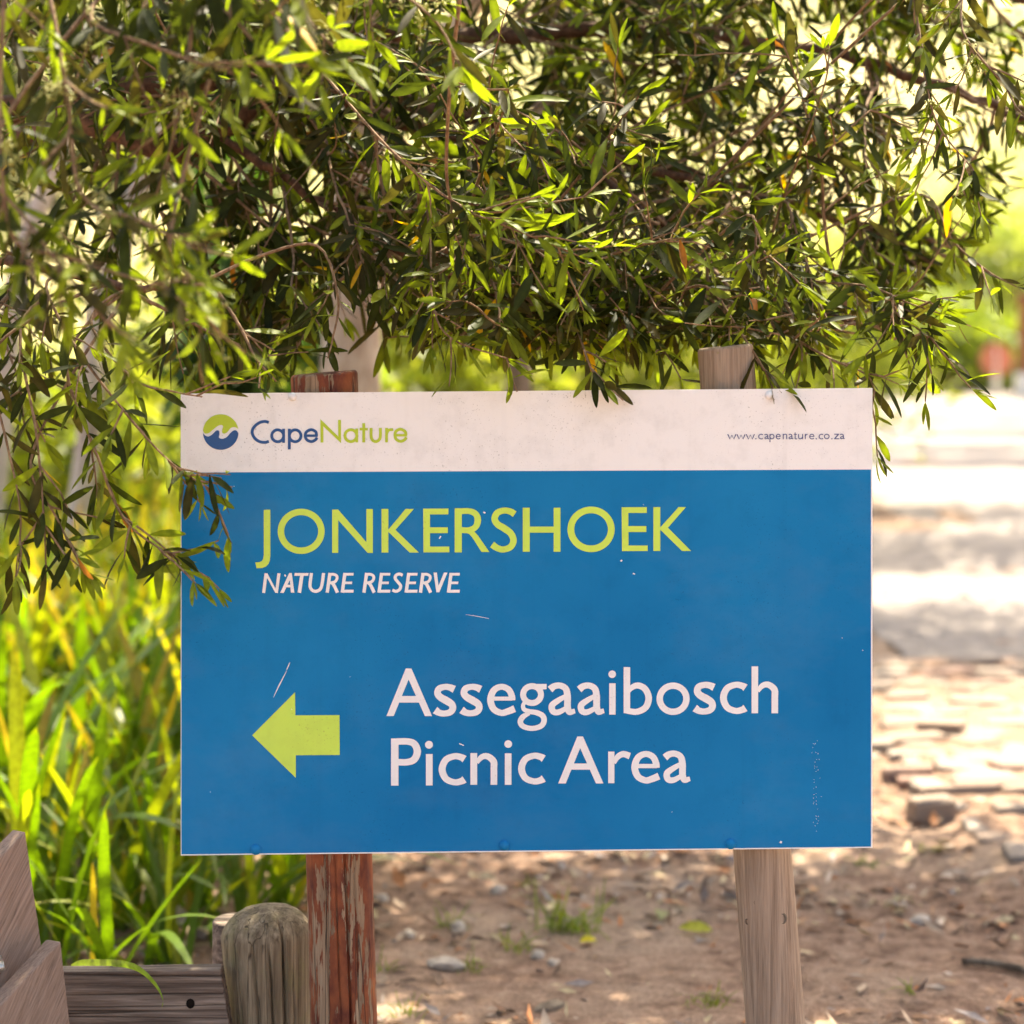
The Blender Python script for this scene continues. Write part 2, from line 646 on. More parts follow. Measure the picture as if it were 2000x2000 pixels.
class Ink:
    """flat lettering: shapes drawn in the pixels of one enlarged view (scale, origin), laid on the sign's plane"""
    def __init__(self, ox, oy, sc):
        self.ox, self.oy, self.sc = ox, oy, sc
        self.v, self.f, self.k = [], [], 0
        self.dx = self.dy = 0.0

    def pt(self, x, y):
        return SP(self.ox + (x + self.dx) / self.sc, self.oy + (y + self.dy) / self.sc, 0.0009 + 0.00003 * (self.k % 8))

    def poly(self, pts):
        self.k += 1
        q = [Vector((x, y, 0)) for x, y in pts]
        b = len(self.v)
        self.v += [self.pt(p.x, p.y) for p in q]
        for t in tessellate_polygon([q]):
            a, c, d = (q[i] for i in t)
            ar = (c.x - a.x) * (d.y - a.y) - (c.y - a.y) * (d.x - a.x)
            t = t if ar < 0 else t[::-1]          # photo y runs down: face the viewer
            self.f.append(tuple(b + i for i in t))

    def rect(self, x0, y0, x1, y1):
        self.poly([(x0, y0), (x1, y0), (x1, y1), (x0, y1)])

    def stroke(self, pts, w, smooth=True, n=7, closed=False):
        """ribbon of width w (number or list) along pts"""
        self.k += 1
        P2 = [Vector((x, y, 0)) for x, y in pts]
        ws = list(w) if isinstance(w, (list, tuple)) else [w] * len(P2)
        if smooth and len(P2) > 2:
            path = spline(P2, n)
            W = []
            for i in range(len(P2) - 1):
                W += [ws[i] + (ws[i + 1] - ws[i]) * k / n for k in range(n)]
            W.append(ws[-1])
        else:
            path, W = P2, ws
        b = len(self.v)
        m = len(path)
        for i, p in enumerate(path):
            t = path[min(i + 1, m - 1)] - path[max(i - 1, 0)]
            t.normalize()
            nn = Vector((-t.y, t.x, 0)) * W[i] * 0.5
            self.v.append(self.pt(p.x + nn.x, p.y + nn.y))
            self.v.append(self.pt(p.x - nn.x, p.y - nn.y))
        for i in range(m - 1):
            a = b + 2 * i
            self.f.append((a, a + 2, a + 3, a + 1))

    def arc(self, cx, cy, rx, ry, a0, a1, w, n=40):
        """ribbon along an ellipse (centre line), angles in degrees, 0 = right, 90 = up"""
        self.k += 1
        b = len(self.v)
        for i in range(n + 1):
            a = R(a0 + (a1 - a0) * i / n)
            for s in (0.5, -0.5):
                self.v.append(self.pt(cx + (rx + w * s) * math.cos(a), cy - (ry + w * s) * math.sin(a)))
        for i in range(n):
            a = b + 2 * i
            self.f.append((a, a + 2, a + 3, a + 1))

    def disc(self, cx, cy, r):
        self.poly([(cx + r * math.cos(2 * math.pi * i / 24), cy + r * math.sin(2 * math.pi * i / 24)) for i in range(24)])

    def build(self, name, mat, parent, label=None):
        o = sub(name, self.v, self.f, mat, parent)
        me = o.data
        # all faces look at the viewer (-Y)
        me.calc_loop_triangles()
        flip = [p.index for p in me.polygons if p.normal.y > 0]
        if flip:
            bm = bmesh.new()
            bm.from_mesh(me)
            bm.faces.ensure_lookup_table()
            bmesh.ops.reverse_faces(bm, faces=[bm.faces[i] for i in flip])
            bm.to_mesh(me)
            bm.free()
        if label:
            o['label'] = label
        return o


# --- large lime capitals
def cap_K(I, x0, x1, ax0, ax1, lx0, lx1, jx, yt, yb, jy):
    I.poly([(x1, yb), (x0, yb), (x0, yt), (x1, yt), (x1, jy - 8), (ax0, yt), (ax1, yt), (jx, jy - 6), (lx1, yb), (lx0, yb), (x1, jy + 10)])


I = Ink(480, 960, 4.2)
I.poly([(148, 150), (202, 148), (202, 520), (199, 560), (188, 592), (166, 615), (135, 627), (90, 629), (78, 581), (110, 579),
        (132, 570), (144, 552), (148, 520)])
I.arc(455, 326, 166, 159, 0, 360, 53, 60)
I.poly([(709, 148), (757, 147), (990, 415), (990, 143), (1043, 143), (1043, 503), (1000, 503), (759, 234), (759, 503), (709, 503)])
cap_K(I, 1114, 1170, 1312, 1380, 1345, 1420, 1228, 142, 500, 320)
I.poly([(1456, 140), (1663, 139), (1662, 187), (1511, 187), (1512, 293), (1658, 293), (1658, 341), (1512, 341), (1512, 451),
        (1670, 451), (1670, 498), (1458, 499)])
JO = I
I = Ink(900, 960, 4.025)
I.rect(-48, 131, 8, 478)                                  # R
I.stroke([(4, 154), (70, 154), (118, 178), (134, 226), (116, 278), (66, 303), (4, 303)], [46, 46, 48, 52, 48, 46, 46])
I.poly([(30, 320), (60, 302), (106, 314), (132, 342), (225, 475), (163, 475), (90, 360), (66, 334)])
I.stroke([(424, 178), (392, 158), (345, 149), (290, 165), (266, 212), (288, 256), (340, 288), (392, 328), (414, 384), (392, 434), (335, 455),
          (285, 443), (246, 416)], [52, 50, 48, 50, 51, 52, 55, 52, 51, 50, 48, 50, 54])
I.rect(487, 127, 542, 473)
I.rect(730, 127, 783, 473)
I.rect(541, 275, 731, 323)
I.arc(1024, 297, 159, 153, 0, 360, 53, 60)
I.poly([(1264, 123), (1462, 122), (1462, 168), (1317, 168), (1317, 271), (1458, 271), (1458, 318), (1318, 318), (1318, 424),
        (1469, 424), (1469, 467), (1267, 468)])
cap_K(I, 1514, 1568, 1712, 1770, 1740, 1810, 1628, 122, 467, 290)
b0 = len(JO.v)
JO.v += I.v
JO.f += [tuple(b0 + i for i in f) for f in I.f]
JO.build('lettering', M_LIME, panel, 'large lime green capital letters of the reserve name')

# --- italic capitals
I = Ink(480, 960, 4.2)
W = 25


def it_R(d):
    I.dx = d
    I.stroke([(669, 829), (691, 667)], W + 2, False)
    I.stroke([(690, 679), (722, 679), (746, 692), (748, 716), (733, 738), (706, 747), (682, 748)], W - 2)
    I.stroke([(706, 748), (722, 765), (753, 829)], W + 2)
    I.dx = 0


def it_E(d):
    I.dx = d
    I.stroke([(792, 829), (814, 667)], W + 2, False)
    I.poly([(804, 667), (886, 667), (883, 689), (802, 689)])
    I.poly([(800, 738), (874, 738), (871, 759), (798, 759)])
    I.poly([(790, 805), (886, 805), (883, 829), (788, 829)])
    I.dx = 0


I.stroke([(147, 831), (167, 670)], W, False)
I.poly([(155, 670), (178, 670), (263, 831), (243, 831)])
I.stroke([(252, 831), (273, 670)], W, False)
I.poly([(283, 831), (357, 668), (378, 668), (374, 700), (312, 831)])
I.poly([(357, 668), (378, 668), (399, 829), (371, 829), (360, 700)])
I.rect(318, 764, 384, 785)
I.poly([(402, 668), (516, 668), (513, 691), (399, 691)])
I.stroke([(440, 830), (462, 680)], W + 4, False)
I.stroke([(539, 668), (528, 760), (537, 800), (570, 818), (606, 805), (625, 765), (639, 668)], W + 1)
it_R(0); it_E(0); it_R(301); it_E(301)
I.stroke([(1287, 687), (1262, 676), (1234, 686), (1226, 712), (1248, 742), (1270, 772), (1262, 803), (1232, 818), (1203, 808)], W)
it_E(524); it_R(764)
I.poly([(1540, 664), (1568, 664), (1584, 790), (1578, 826), (1564, 826)])
I.poly([(1626, 664), (1655, 664), (1588, 826), (1564, 826), (1574, 790)])
it_E(871)
I.build('lettering', M_LTXT, panel, 'white italic capitals below the lime name')

# --- destination, two lines
S1 = Ink(470, 1270, 3.645)
S2 = Ink(1000, 1270, 3.45)


def cap_A(I, l0, l1, a0, a1, r0, r1, yt, yb, by0, by1):
    m = 0.5 * (a0 + a1)
    I.poly([(l0, yb), (a0, yt), (a1, yt), (m + 2, yt + 74), (l1, yb)])
    I.poly([(a0, yt), (a1, yt), (r1, yb), (r0, yb), (m - 2, yt + 74)])
    I.rect(l0 + 78, by0, r1 - 84, by1)


def low_s(I, x0, x1, yt, yb, w):
    h, d = yb - yt, x1 - x0
    pp = [(.93, .17), (.72, .11), (.48, .095), (.22, .15), (.145, .29), (.28, .41), (.55, .51), (.80, .62), (.855, .75), (.74, .86), (.48, .905), (.22, .88), (.03, .80)]
    I.stroke([(x0 + a * d, yt + b * h) for a, b in pp], [w * k for k in (1.15, 1.0, .92, 1, 1.05, 1.1, 1.18, 1.1, 1.05, 1, .92, 1.0, 1.2)])


def low_c(I, x0, x1, yt, yb, w):
    cy, ry = (yt + yb) / 2, (yb - yt) / 2 - w / 2
    rx = (x1 - x0) * 0.62 - w / 2
    cx = x0 + w / 2 + rx
    I.stroke([(x1, yt + w * 0.95), (cx + rx * .55, cy - ry * .90), (cx, cy - ry), (cx - rx * .7, cy - ry * .72), (cx - rx, cy),
              (cx - rx * .7, cy + ry * .72), (cx, cy + ry), (cx + rx * .55, cy + ry * .90), (x1, yb - w * 0.95)],
             [w * k for k in (1.15, 1, .92, 1, 1.06, 1, .92, 1, 1.15)])


def low_e(I, x0, x1, yt, yb, w, bar0, bar1):
    cx, cy = (x0 + x1) / 2, (yt + yb) / 2
    rx, ry = (x1 - x0) / 2 - w / 2, (yb - yt) / 2 - w / 2
    I.stroke([(x1 - w * .5, bar1 - 2), (cx + rx * .96, cy - ry * .28), (cx + rx * .66, cy - ry * .78), (cx, cy - ry), (cx - rx * .7, cy - ry * .72),
              (cx - rx, cy), (cx - rx * .72, cy + ry * .7), (cx - rx * .02, cy + ry), (cx + rx * .55, cy + ry * .9), (x1 - 6, yb - w * 1.15)],
             [w * k for k in (.95, .98, .96, .92, 1, 1.05, 1.02, .95, 1, 1.1)])
    I.rect(x0 + w * .7, bar0, x1 - w * .5, bar1)


def low_a(I, x0, x1, yt, yb, w):
    """two-storey a with a little tail"""
    d, h = x1 - x0, yb - yt
    sx = x0 + .71 * d
    I.stroke([(x0 + .07 * d, yt + .215 * h), (x0 + .22 * d, yt + .12 * h), (x0 + .44 * d, yt + .095 * h), (x0 + .645 * d, yt + .19 * h),
              (sx, yt + .40 * h), (sx, yt + .62 * h), (sx, yt + .80 * h)], [w * k for k in (1.15, 1, .95, 1, 1.05, 1.05, 1.05)])
    I.stroke([(sx - w * .4, yt + .43 * h), (x0 + .40 * d, yt + .53 * h), (x0 + .15 * d, yt + .69 * h), (x0 + .18 * d, yt + .87 * h),
              (x0 + .38 * d, yt + .90 * h), (sx, yt + .76 * h)], [w * k for k in (.75, .85, 1.0, 1.0, .9, .7)])
    I.stroke([(sx, yt + .74 * h), (x0 + .78 * d, yt + .895 * h), (x0 + .985 * d, yt + .86 * h)], [w * 1.05, w * .95, w * .72])


def low_i(I, x0, x1, yt, yb, dx, dy, r):
    I.rect(x0, yt, x1, yb)
    I.disc(dx, dy, r)


def low_n(I, x0, x1, x2, x3, yt, yb, w, top=None):
    I.rect(x0, yt if top is None else top, x1, yb)
    I.stroke([(x1 - 3, yt + (yb - yt) * .30), (x1 + (x2 - x1) * .34, yt + w * .62), (x1 + (x2 - x1) * .78, yt + w * .50), ((x2 + x3) / 2 - w * .06, yt + w * 1.25),
              ((x2 + x3) / 2, yt + (yb - yt) * .5), ((x2 + x3) / 2, yb)], [w * k for k in (.62, .85, .95, 1.02, 1, 1)])


cap_A(S1, 1038, 1090, 1176, 1216, 1312, 1363, 129, 468, 325, 372)
low_s(S1, 1380, 1532, 238, 472, 46)
low_s(S1, 1568, 1720, 238, 470, 46)
low_e(S1, 1756, 1957, 236, 468, 46, 329, 358)
# g with two bowls
S2.arc(135, 298, 60, 57, 0, 360, 40, 40)
S2.poly([(165, 226), (233, 226), (233, 262), (196, 264), (178, 250)])
S2.stroke([(98, 340), (76, 366), (80, 396), (112, 411), (165, 420), (205, 440), (216, 475), (195, 510), (135, 526), (76, 512), (56, 480),
           (76, 446), (118, 424)], [26, 26, 30, 32, 36, 38, 38, 36, 34, 36, 38, 36, 24])
low_a(S2, 243, 427, 216, 439, 43)
low_a(S2, 439, 623, 216, 438, 43)
low_i(S2, 655, 698, 222, 433, 675, 161, 25.5)
S2.rect(752, 113, 796, 423)
S2.stroke([(775, 290), (806, 252), (850, 237), (898, 262), (921, 322), (900, 384), (846, 413), (798, 411), (756, 402)],
          [24, 36, 42, 43, 44, 44, 41, 40, 40])
S2.arc(1085, 326, 90, 88, 0, 360, 43, 44)
low_s(S2, 1227, 1371, 212, 433, 44)
low_c(S2, 1402, 1573, 210, 430, 44)
low_n(S2, 1614, 1658, 1748, 1793, 210, 424, 44, 108)
# second line
S1.rect(1071, 627, 1124, 963)
S1.stroke([(1110, 649), (1190, 649), (1238, 668), (1258, 722), (1236, 776), (1186, 796), (1110, 796)], [46, 46, 50, 52, 50, 46, 46])
low_i(S1, 1319, 1367, 738, 962, 1341, 672, 28)
low_c(S1, 1411, 1594, 730, 963, 47)
low_n(S1, 1636, 1684, 1779, 1827, 731, 957, 47)
low_i(S1, 1881, 1928, 733, 957, 1905, 667, 27.5)
low_c(S2, 42, 214, 688, 905, 44)
cap_A(S2, 311, 362, 440, 478, 566, 616, 580, 897, 762, 804)
S2.rect(648, 682, 690, 895)
S2.stroke([(688, 760), (712, 718), (750, 699), (794, 712)], [24, 38, 42, 44])
low_e(S2, 805, 996, 676, 898, 44, 765, 794)
low_a(S2, 1017, 1202, 675, 896, 43)
b0 = len(S1.v)
S1.v += S2.v
S1.f += [tuple(b0 + i for i in f) for f in S2.f]
S1.build('lettering', M_LTXT, panel, 'large white two-line destination in the lower half')

# --- arrow
I = Ink(470, 1270, 3.645)
I.poly([(82, 605), (388, 298), (390, 463), (704, 461), (706, 745), (393, 747), (393, 908)])
I.build('arrow', M_LIME, panel, 'solid lime green arrow pointing left')

# --- organisation name and round emblem in the white band
B = Ink(340, 720, 3.715)
w = 21
B.stroke([(688, 391), (660, 383), (620, 392), (582, 422), (567, 459), (582, 500), (618, 528), (660, 535), (688, 527)], w)
B.arc(752, 487, 43, 43, 0, 360, w, 36)
B.rect(785, 436, 805, 538)
B.rect(826, 436, 847, 586)
B.arc(879, 487, 42, 43, 0, 360, w, 36)
B.stroke([(1035, 487), (1028, 458), (996, 443), (962, 458), (952, 487), (964, 516), (996, 529), (1024, 518), (1038, 500)], w)
B.rect(958, 477, 1043, 495)
B.build('lettering', M_NAVY, panel, 'dark blue first half of the organisation name')
B = Ink(340, 720, 3.715)
B.poly([(1062, 366), (1192, 492), (1190, 372), (1211, 372), (1212, 541), (1083, 418), (1084, 536), (1063, 536)])
B.arc(1283, 486, 43, 43, 0, 360, w, 36)
B.rect(1316, 434, 1336, 535)
B.rect(1366, 395, 1387, 535)
B.rect(1347, 430, 1406, 448)
B.stroke([(1430, 430), (1430, 490), (1440, 518), (1463, 529), (1487, 517), (1497, 490), (1497, 430)], w)
B.rect(1532, 430, 1552, 535)
B.stroke([(1546, 470), (1558, 446), (1590, 442)], [14, 20, 20])
B.stroke([(1683, 484), (1676, 456), (1643, 440), (1611, 454), (1603, 484), (1613, 513), (1644, 527), (1672, 516), (1686, 498)], w)
B.rect(1606, 474, 1690, 492)
B.build('lettering', M_LIME2, panel, 'lime second half of the organisation name')


def arcpts(cx, cy, r, a0, a1, n=26):
    return [(cx + r * math.cos(R(a0 + (a1 - a0) * i / n)), cy - r * math.sin(R(a0 + (a1 - a0) * i / n))) for i in range(n + 1)]


def sm(pts, n=4):
    return [(p.x, p.y) for p in spline([Vector((x, y, 0)) for x, y in pts], n)]


B = Ink(340, 720, 3.715)
top = arcpts(339, 460, 129, 176, 10)
B.poly(top + sm([(464, 434), (440, 424), (412, 430), (390, 456), (366, 471), (350, 464), (350, 442), (356, 420), (345, 408), (318, 415),
                 (286, 440), (254, 466), (228, 471), (213, 458)])[1:-1])
B.build('emblem', M_LIME2, panel, 'lime upper wave of the round emblem')
B = Ink(340, 720, 3.715)
bot = arcpts(339, 460, 129, 184, 356)
B.poly(bot + sm([(466, 466), (452, 449), (432, 449), (408, 468), (382, 497), (350, 509), (326, 500), (330, 475), (326, 451), (305, 450),
                 (280, 475), (252, 492), (228, 486), (212, 468)])[1:-1])
B.build('emblem', M_NAVY, panel, 'blue lower wave of the round emblem')

# --- web address
U = Ink(1380, 740, 5.682)
w = 12


def u_w(x):
    U.stroke([(x, 614), (x + 24, 668), (x + 45, 622), (x + 67, 668), (x + 90, 614)], w, False)


u_w(235); u_w(337); u_w(440)
for x in (547, 1217, 1390):
    U.disc(x, 664, 7)
low_c(U, 573, 624, 609, 671, 10)
low_a(U, 640, 694, 609, 671, 10)
U.rect(698, 611, 708, 702)
U.arc(725, 640, 23, 25, 0, 360, 10, 24)
low_e(U, 768, 822, 609, 671, 10, 636, 643)
low_n(U, 845, 855, 884, 894, 609, 669, 10)
low_a(U, 908, 962, 609, 671, 10)
U.rect(977, 594, 987, 664); U.rect(966, 611, 1003, 619); U.stroke([(982, 655), (988, 667), (1003, 664)], 9)
U.stroke([(1021, 611), (1021, 645), (1028, 662), (1045, 664), (1062, 650)], 10); U.rect(1060, 611, 1070, 669)
U.rect(1090, 611, 1100, 669); U.stroke([(1098, 632), (1106, 618), (1120, 616)], 9)
low_e(U, 1139, 1196, 609, 671, 10, 636, 643)
low_c(U, 1243, 1293, 609, 671, 10)
U.arc(1333, 639, 26, 25, 0, 360, 10, 24)
U.poly([(1416, 609), (1470, 609), (1470, 616), (1432, 660), (1471, 660), (1471, 669), (1414, 669), (1414, 662), (1452, 618), (1416, 618)])
low_a(U, 1479, 1533, 608, 669, 10)
U.build('lettering', M_INDIGO, panel, 'small dark blue web address at the right of the white band')

# --- scratches and chips in the print
Sx = Ink(0, 0, 1.0)
for pts, ww in (([(566, 1294), (560, 1308)], 1.6), ([(560, 1310), (546, 1337), (534, 1362)], [1.0, 2.4, .6]), ([(897, 1452), (906, 1456)], 2),
                ([(1212, 1096), (1215, 1094)], 3), ([(910, 1200), (935, 1204), (955, 1208)], [.5, 1.2, .4]), ([(944, 1000), (948, 1002)], 3),
                ([(1236, 1120), (1240, 1121)], 2.5), ([(858, 1052), (861, 1047)], 2.4), ([(556, 1122), (558, 1126)], 2.6)):
    Sx.stroke(pts, ww, False)
rs = random.Random(3)
for k in range(9):
    x, y = rs.uniform(370, 1690), rs.uniform(940, 1640)
    Sx.stroke([(x, y), (x + rs.uniform(-2, 2), y + rs.uniform(.8, 2))], rs.uniform(.6, 1.5), False)
for k in range(40):
    x, y = 1592 + rs.gauss(0, 3.5), rs.uniform(1440, 1630)
    Sx.stroke([(x, y), (x + .6, y + rs.uniform(.6, 1.6))], rs.uniform(.5, 1.1), False)
Sx.stroke([(1523, 1644), (1527, 1645)], 4, False)
Sx.build('scratches', M_LTXT, panel, 'fine white scratches and chips').__setitem__('kind', 'stuff')


# --- fixings: domed rivets
def rivet(px, py, mat, r):
    c = SP(px, py, 0.0005)
    v, f = [], []
    rings = [(1.0, 0.0), (0.95, .0024), (0.7, .0048), (0.35, .0062)]
    n = 14
    for rr, d in rings:
        for k in range(n):
            a = 2 * math.pi * k / n
            v.append(c + Vector((r * rr * math.cos(a), -d, r * rr * math.sin(a))))
    v.append(c + Vector((0, -.0066, 0)))
    for j in range(3):
        for k in range(n):
            f.append((j * n + k, j * n + (k + 1) % n, (j + 1) * n + (k + 1) % n, (j + 1) * n + k))
    for k in range(n):
        f.append((3 * n + k, 3 * n + (k + 1) % n, 4 * n))
    sub('rivet', v, f, mat, panel, True)


for px, py in ((571, 775), (1502, 772)):
    rivet(px, py, M_WHITE, .0075)
for px, py in ((500, 1659), (985, 1651), (1427, 1648)):
    rivet(px, py, M_BLUE, .0095)


# --- posts
def post(name, top_px, bot_px, top_w, bot_w, Y, mat, parent, seed, top_slope=0.0, label=None, sides=28, dome=False, cracks=()):
    """round pole through two surveyed points, run on down into the earth"""
    a, b = P(*top_px, Y), P(*bot_px, Y)
    ra, rb_ = top_w / FPX * Y / 2, bot_w / FPX * Y / 2
    d = (b - a)
    foot = a + d * ((a.z + 0.25) / -d.z)
    n = 34
    v, f = [], []
    prof = []
    L = (foot - a).length
    if dome:
        for k in range(7):
            t = k / 7
            prof.append((t * 0.062, ra * math.sqrt(max(0.0, 1 - (1 - t) ** 2)) * 0.96 + 0.002))
        prof += [(0.062 + (L - 0.062) * k / 24, None) for k in range(25)]
    else:
        prof += [(0.0, ra * 0.93), (0.003, ra * 0.985)] + [(0.006 + (L - 0.006) * k / 30, None) for k in range(31)]
    ax = d.normalized()
    e1 = Vector((1, 0, 0)) - ax * ax.x
    e1.normalize()
    e2 = ax.cross(e1)
    for s, rr in prof:
        base_r = ra + (rb_ - ra) * min(1.6, s / d.length)
        c = a + ax * s
        for k in range(sides):
            an = 2 * math.pi * k / sides
            nz = noise.noise((math.cos(an) * 2 + seed, math.sin(an) * 2, s * 2.2))
            nz2 = noise.noise((math.cos(an) * 9 + seed, math.sin(an) * 9, s * 5))
            r_ = (base_r if rr is None else rr) * (1 + 0.02 * nz + 0.012 * nz2)
            for a_deg, depth, wid_, s0 in cracks:
                if s > s0:
                    wob = .05 * noise.noise((s * 3.0, a_deg, 0)) + .02 * noise.noise((s * 14.0, a_deg, 4))
                    r_ *= 1 - depth * min(1, (s - s0) * 14) * math.exp(-((an - R(a_deg) - wob) / wid_) ** 2)
            p = c + (e1 * math.cos(an) + e2 * math.sin(an)) * r_
            if s < 0.01 and not dome:
                p.z += top_slope * math.cos(an) * ra
            v.append(p)
    m = len(prof)
    f.append(tuple(range(sides)))
    for j in range(m - 1):
        for k in range(sides):
            q = j * sides + k
            q2 = j * sides + (k + 1) % sides
            f.append((q2, q, q + sides, q2 + sides))
    f.append(tuple(reversed(range((m - 1) * sides, m * sides))))
    o = mesh_obj(name, v, f, mat, parent, smooth=True, loc=(foot.x, foot.y, 0))
    for p in o.data.polygons:
        if len(p.vertices) > 4:
            p.use_smooth = False
    if label:
        o['label'] = label
    return o


pl = post('post', (633, 728), (672, 2000), 130, 129, 4.068, M_RED, sign, 1.0, 0.05, 'post with peeling red-brown paint', 180,
          cracks=((74, .26, .022, .0), (92, .14, .015, .3), (112, .2, .018, .0), (58, .1, .015, .5)))
prt = post('post', (1416, 676), (1514, 2000), 108, 116, 4.076, M_POST_TAN, sign, 9.0, 0.03, 'bare weathered tan post')
# a dark knot on the right post
kn = P(1521, 1781, 4.076)
for (dx, dz, rr) in ((0, 0, .008), (-.058, -.008, .0045), (-.045, .028, .0035)):
    c = Vector((kn.x + dx, kn.y, kn.z + dz))
    cx = P(1498, 1781, 4.076).x
    rad = 0.0508
    yy = kn.y - math.sqrt(max(0.0, rad ** 2 - (c.x - cx) ** 2)) + 0.0015
    T = []
    for ring, (k, d) in enumerate(((1.25, .001), (1.0, -.003), (0.75, -.0005), (.2, .0005))):
        for q in range(12):
            an = 2 * math.pi * q / 12
            T.append(Vector((c.x + rr * k * math.cos(an), yy + d, c.z + rr * 1.1 * k * math.sin(an))))
    Fk = [(j * 12 + q, j * 12 + (q + 1) % 12, (j + 1) * 12 + (q + 1) % 12, (j + 1) * 12 + q) for j in range(3) for q in range(12)]
    Fk.append(tuple(36 + q for q in range(12)))
    sub('knot', T, Fk, M_BARK, prt, True)

# ------------------------------------------------------------------ low fence: rounded bollard, rail, rear post
fence = empty('low_fence', (-0.45, 4.2, 0))
tag(fence, 'low weathered timber fence with dome-topped bollard beside red post', 'fence')
post('bollard', (519, 1766), (532, 2000), 184, 164, 4.25, M_BOLLARD, fence, 4.0, label='dome-topped cracked round bollard', dome=True, sides=220,
     cracks=((64, .34, .026, .01), (82, .26, .018, .05), (103, .24, .017, .045), (52, .12, .016, .1), (126, .12, .016, .08)))
post('post', (470, 1795), (470, 2000), 110, 110, 4.42, M_RAIL, fence, 14.0, label='dark post behind the bollard')


def box8(name, corners_front, thick, mat, parent, seg=10, label=None, jitter=0.002, loc=None):
    """board whose front is the quad (tl, tr, br, bl); thick = Vector to the back; long edges cut into segments"""
    tl, tr, br, bl = [Vector(c) for c in corners_front]
    v, f = [], []
    for i in range(seg + 1):
        u = i / seg
        jt = jitter * noise.noise((u * 5, tl.x * 3, 1))
        t, b_ = tl.lerp(tr, u), bl.lerp(br, u)
        t = t + Vector((0, 0, jt))
        v += [t, b_, b_ + thick, t + thick]
    for i in range(seg):
        a = i * 4
        for k in range(4):
            k2 = (k + 1) % 4
            f.append((a + k, a + k2, a + 4 + k2, a + 4 + k))
    f.append((3, 2, 1, 0))
    e = seg * 4
    f.append((e, e + 1, e + 2, e + 3))
    o = mesh_obj(name, v, f, mat, parent, loc=loc)
    bev = o.modifiers.new('bevel', 'BEVEL')
    bev.width = 0.003
    bev.segments = 2
    if label:
        o['label'] = label
    return o


Yr = 4.16
box8('rail', [P(-260, 1905, Yr), P(431, 1893, Yr), P(468, 2130, Yr), P(-260, 2130, Yr)], Vector((0, 0.04, 0)), M_RAIL, fence,
     label='grey grained rail running to the bollard', loc=P(100, 2000, Yr))
# nail hole in the rail
nh = P(372, 1960, Yr) - Vector((0, 0.0008, 0))
Fv = [nh + Vector((.008 * math.cos(a * math.pi / 6), 0.0, .009 * math.sin(a * math.pi / 6))) for a in range(12)]
M_HOLE = simple('hole', (0.012, 0.009, 0.007), 0.9, 0.1)
mesh_obj('knot', Fv, [tuple(range(12))], M_HOLE, fence)

# ------------------------------------------------------------------ two brown boards with slanted tops (bottom left)
frame = empty('timber_bracket', (-1.0, 3.9, 0))
tag(frame, 'brown timber boards with slanted tops bolted together at the lower left corner', 'timber')


def slant_board(corner_px, slope_px, foot_px, Yc, dvec, label):
    """corner: top of the upright edge; slope_px: further point down the slanted top; the face recedes towards the viewer on the left"""
    c = P(*corner_px, Yc)
    s = P(*slope_px, Yc - 0.10)
    ft = P(*foot_px, Yc)
    e = (ft - c)
    foot = c + e * ((c.z + 0.03) / -e.z)
    s2 = c + (s - c) * 1.35
    foot2 = Vector((s2.x + e.x * 0.9, s2.y, -0.03))
    fr = [s2, c, foot, foot2]
    box8('board', fr, dvec, M_BOARD, frame, 6, label, 0.0, loc=(c.x, c.y, 0))


slant_board((50, 1624), (-120, 1795), (82, 1850), 4.0, Vector((-.030, .036, -.004)), 'rear board of the pair, standing higher')
slant_board((119, 1838), (-10, 1975), (137, 2000), 3.93, Vector((-.032, .036, -.006)), 'front board of the pair')
bt = Tubes(6)
bc = P(2, 1884, 3.90)
bt.add([bc + Vector((.004, -.022, 0)), bc + Vector((-.012, .03, 0))], [.0085, .0085])
bt.build('bolt', M_STEEL, frame)


# ------------------------------------------------------------------ leaves in bulk (numpy)
def leaf_template(detail):
    if detail == 2:
        ts = np.array([0, .12, .34, .60, .82, .95, 1.0])
        ws = np.array([0, .38, .86, 1.0, .74, .34, 0])
    elif detail == 1:
        ts = np.array([0, .45, 1.0])
        ws = np.array([0, 1.0, 0])
    pts, mid = [], []
    idx = []
    for t, w_ in zip(ts, ws):
        if w_ == 0:
            idx.append([len(pts)])
            pts.append((t, 0.0)); mid.append(1)
        else:
            idx.append([len(pts), len(pts) + 1, len(pts) + 2])
            pts += [(t, -w_), (t, 0.0), (t, w_)]
            mid += [0, 1, 0]
    F = []
    for a, b in zip(idx[:-1], idx[1:]):
        if len(a) == 1:
            F += [(a[0], b[1], b[0]), (a[0], b[2], b[1])]
        elif len(b) == 1:
            F += [(a[0], a[1], b[0]), (a[1], a[2], b[0])]
        else:
            F += [(a[0], a[1], b[1]), (a[0], b[1], b[0]), (a[1], a[2], b[2]), (a[1], b[2], b[1])]
    return np.array(pts), np.array(mid), np.array(F)


def unit(a):
    return a / np.maximum(np.linalg.norm(a, axis=1, keepdims=True), 1e-9)


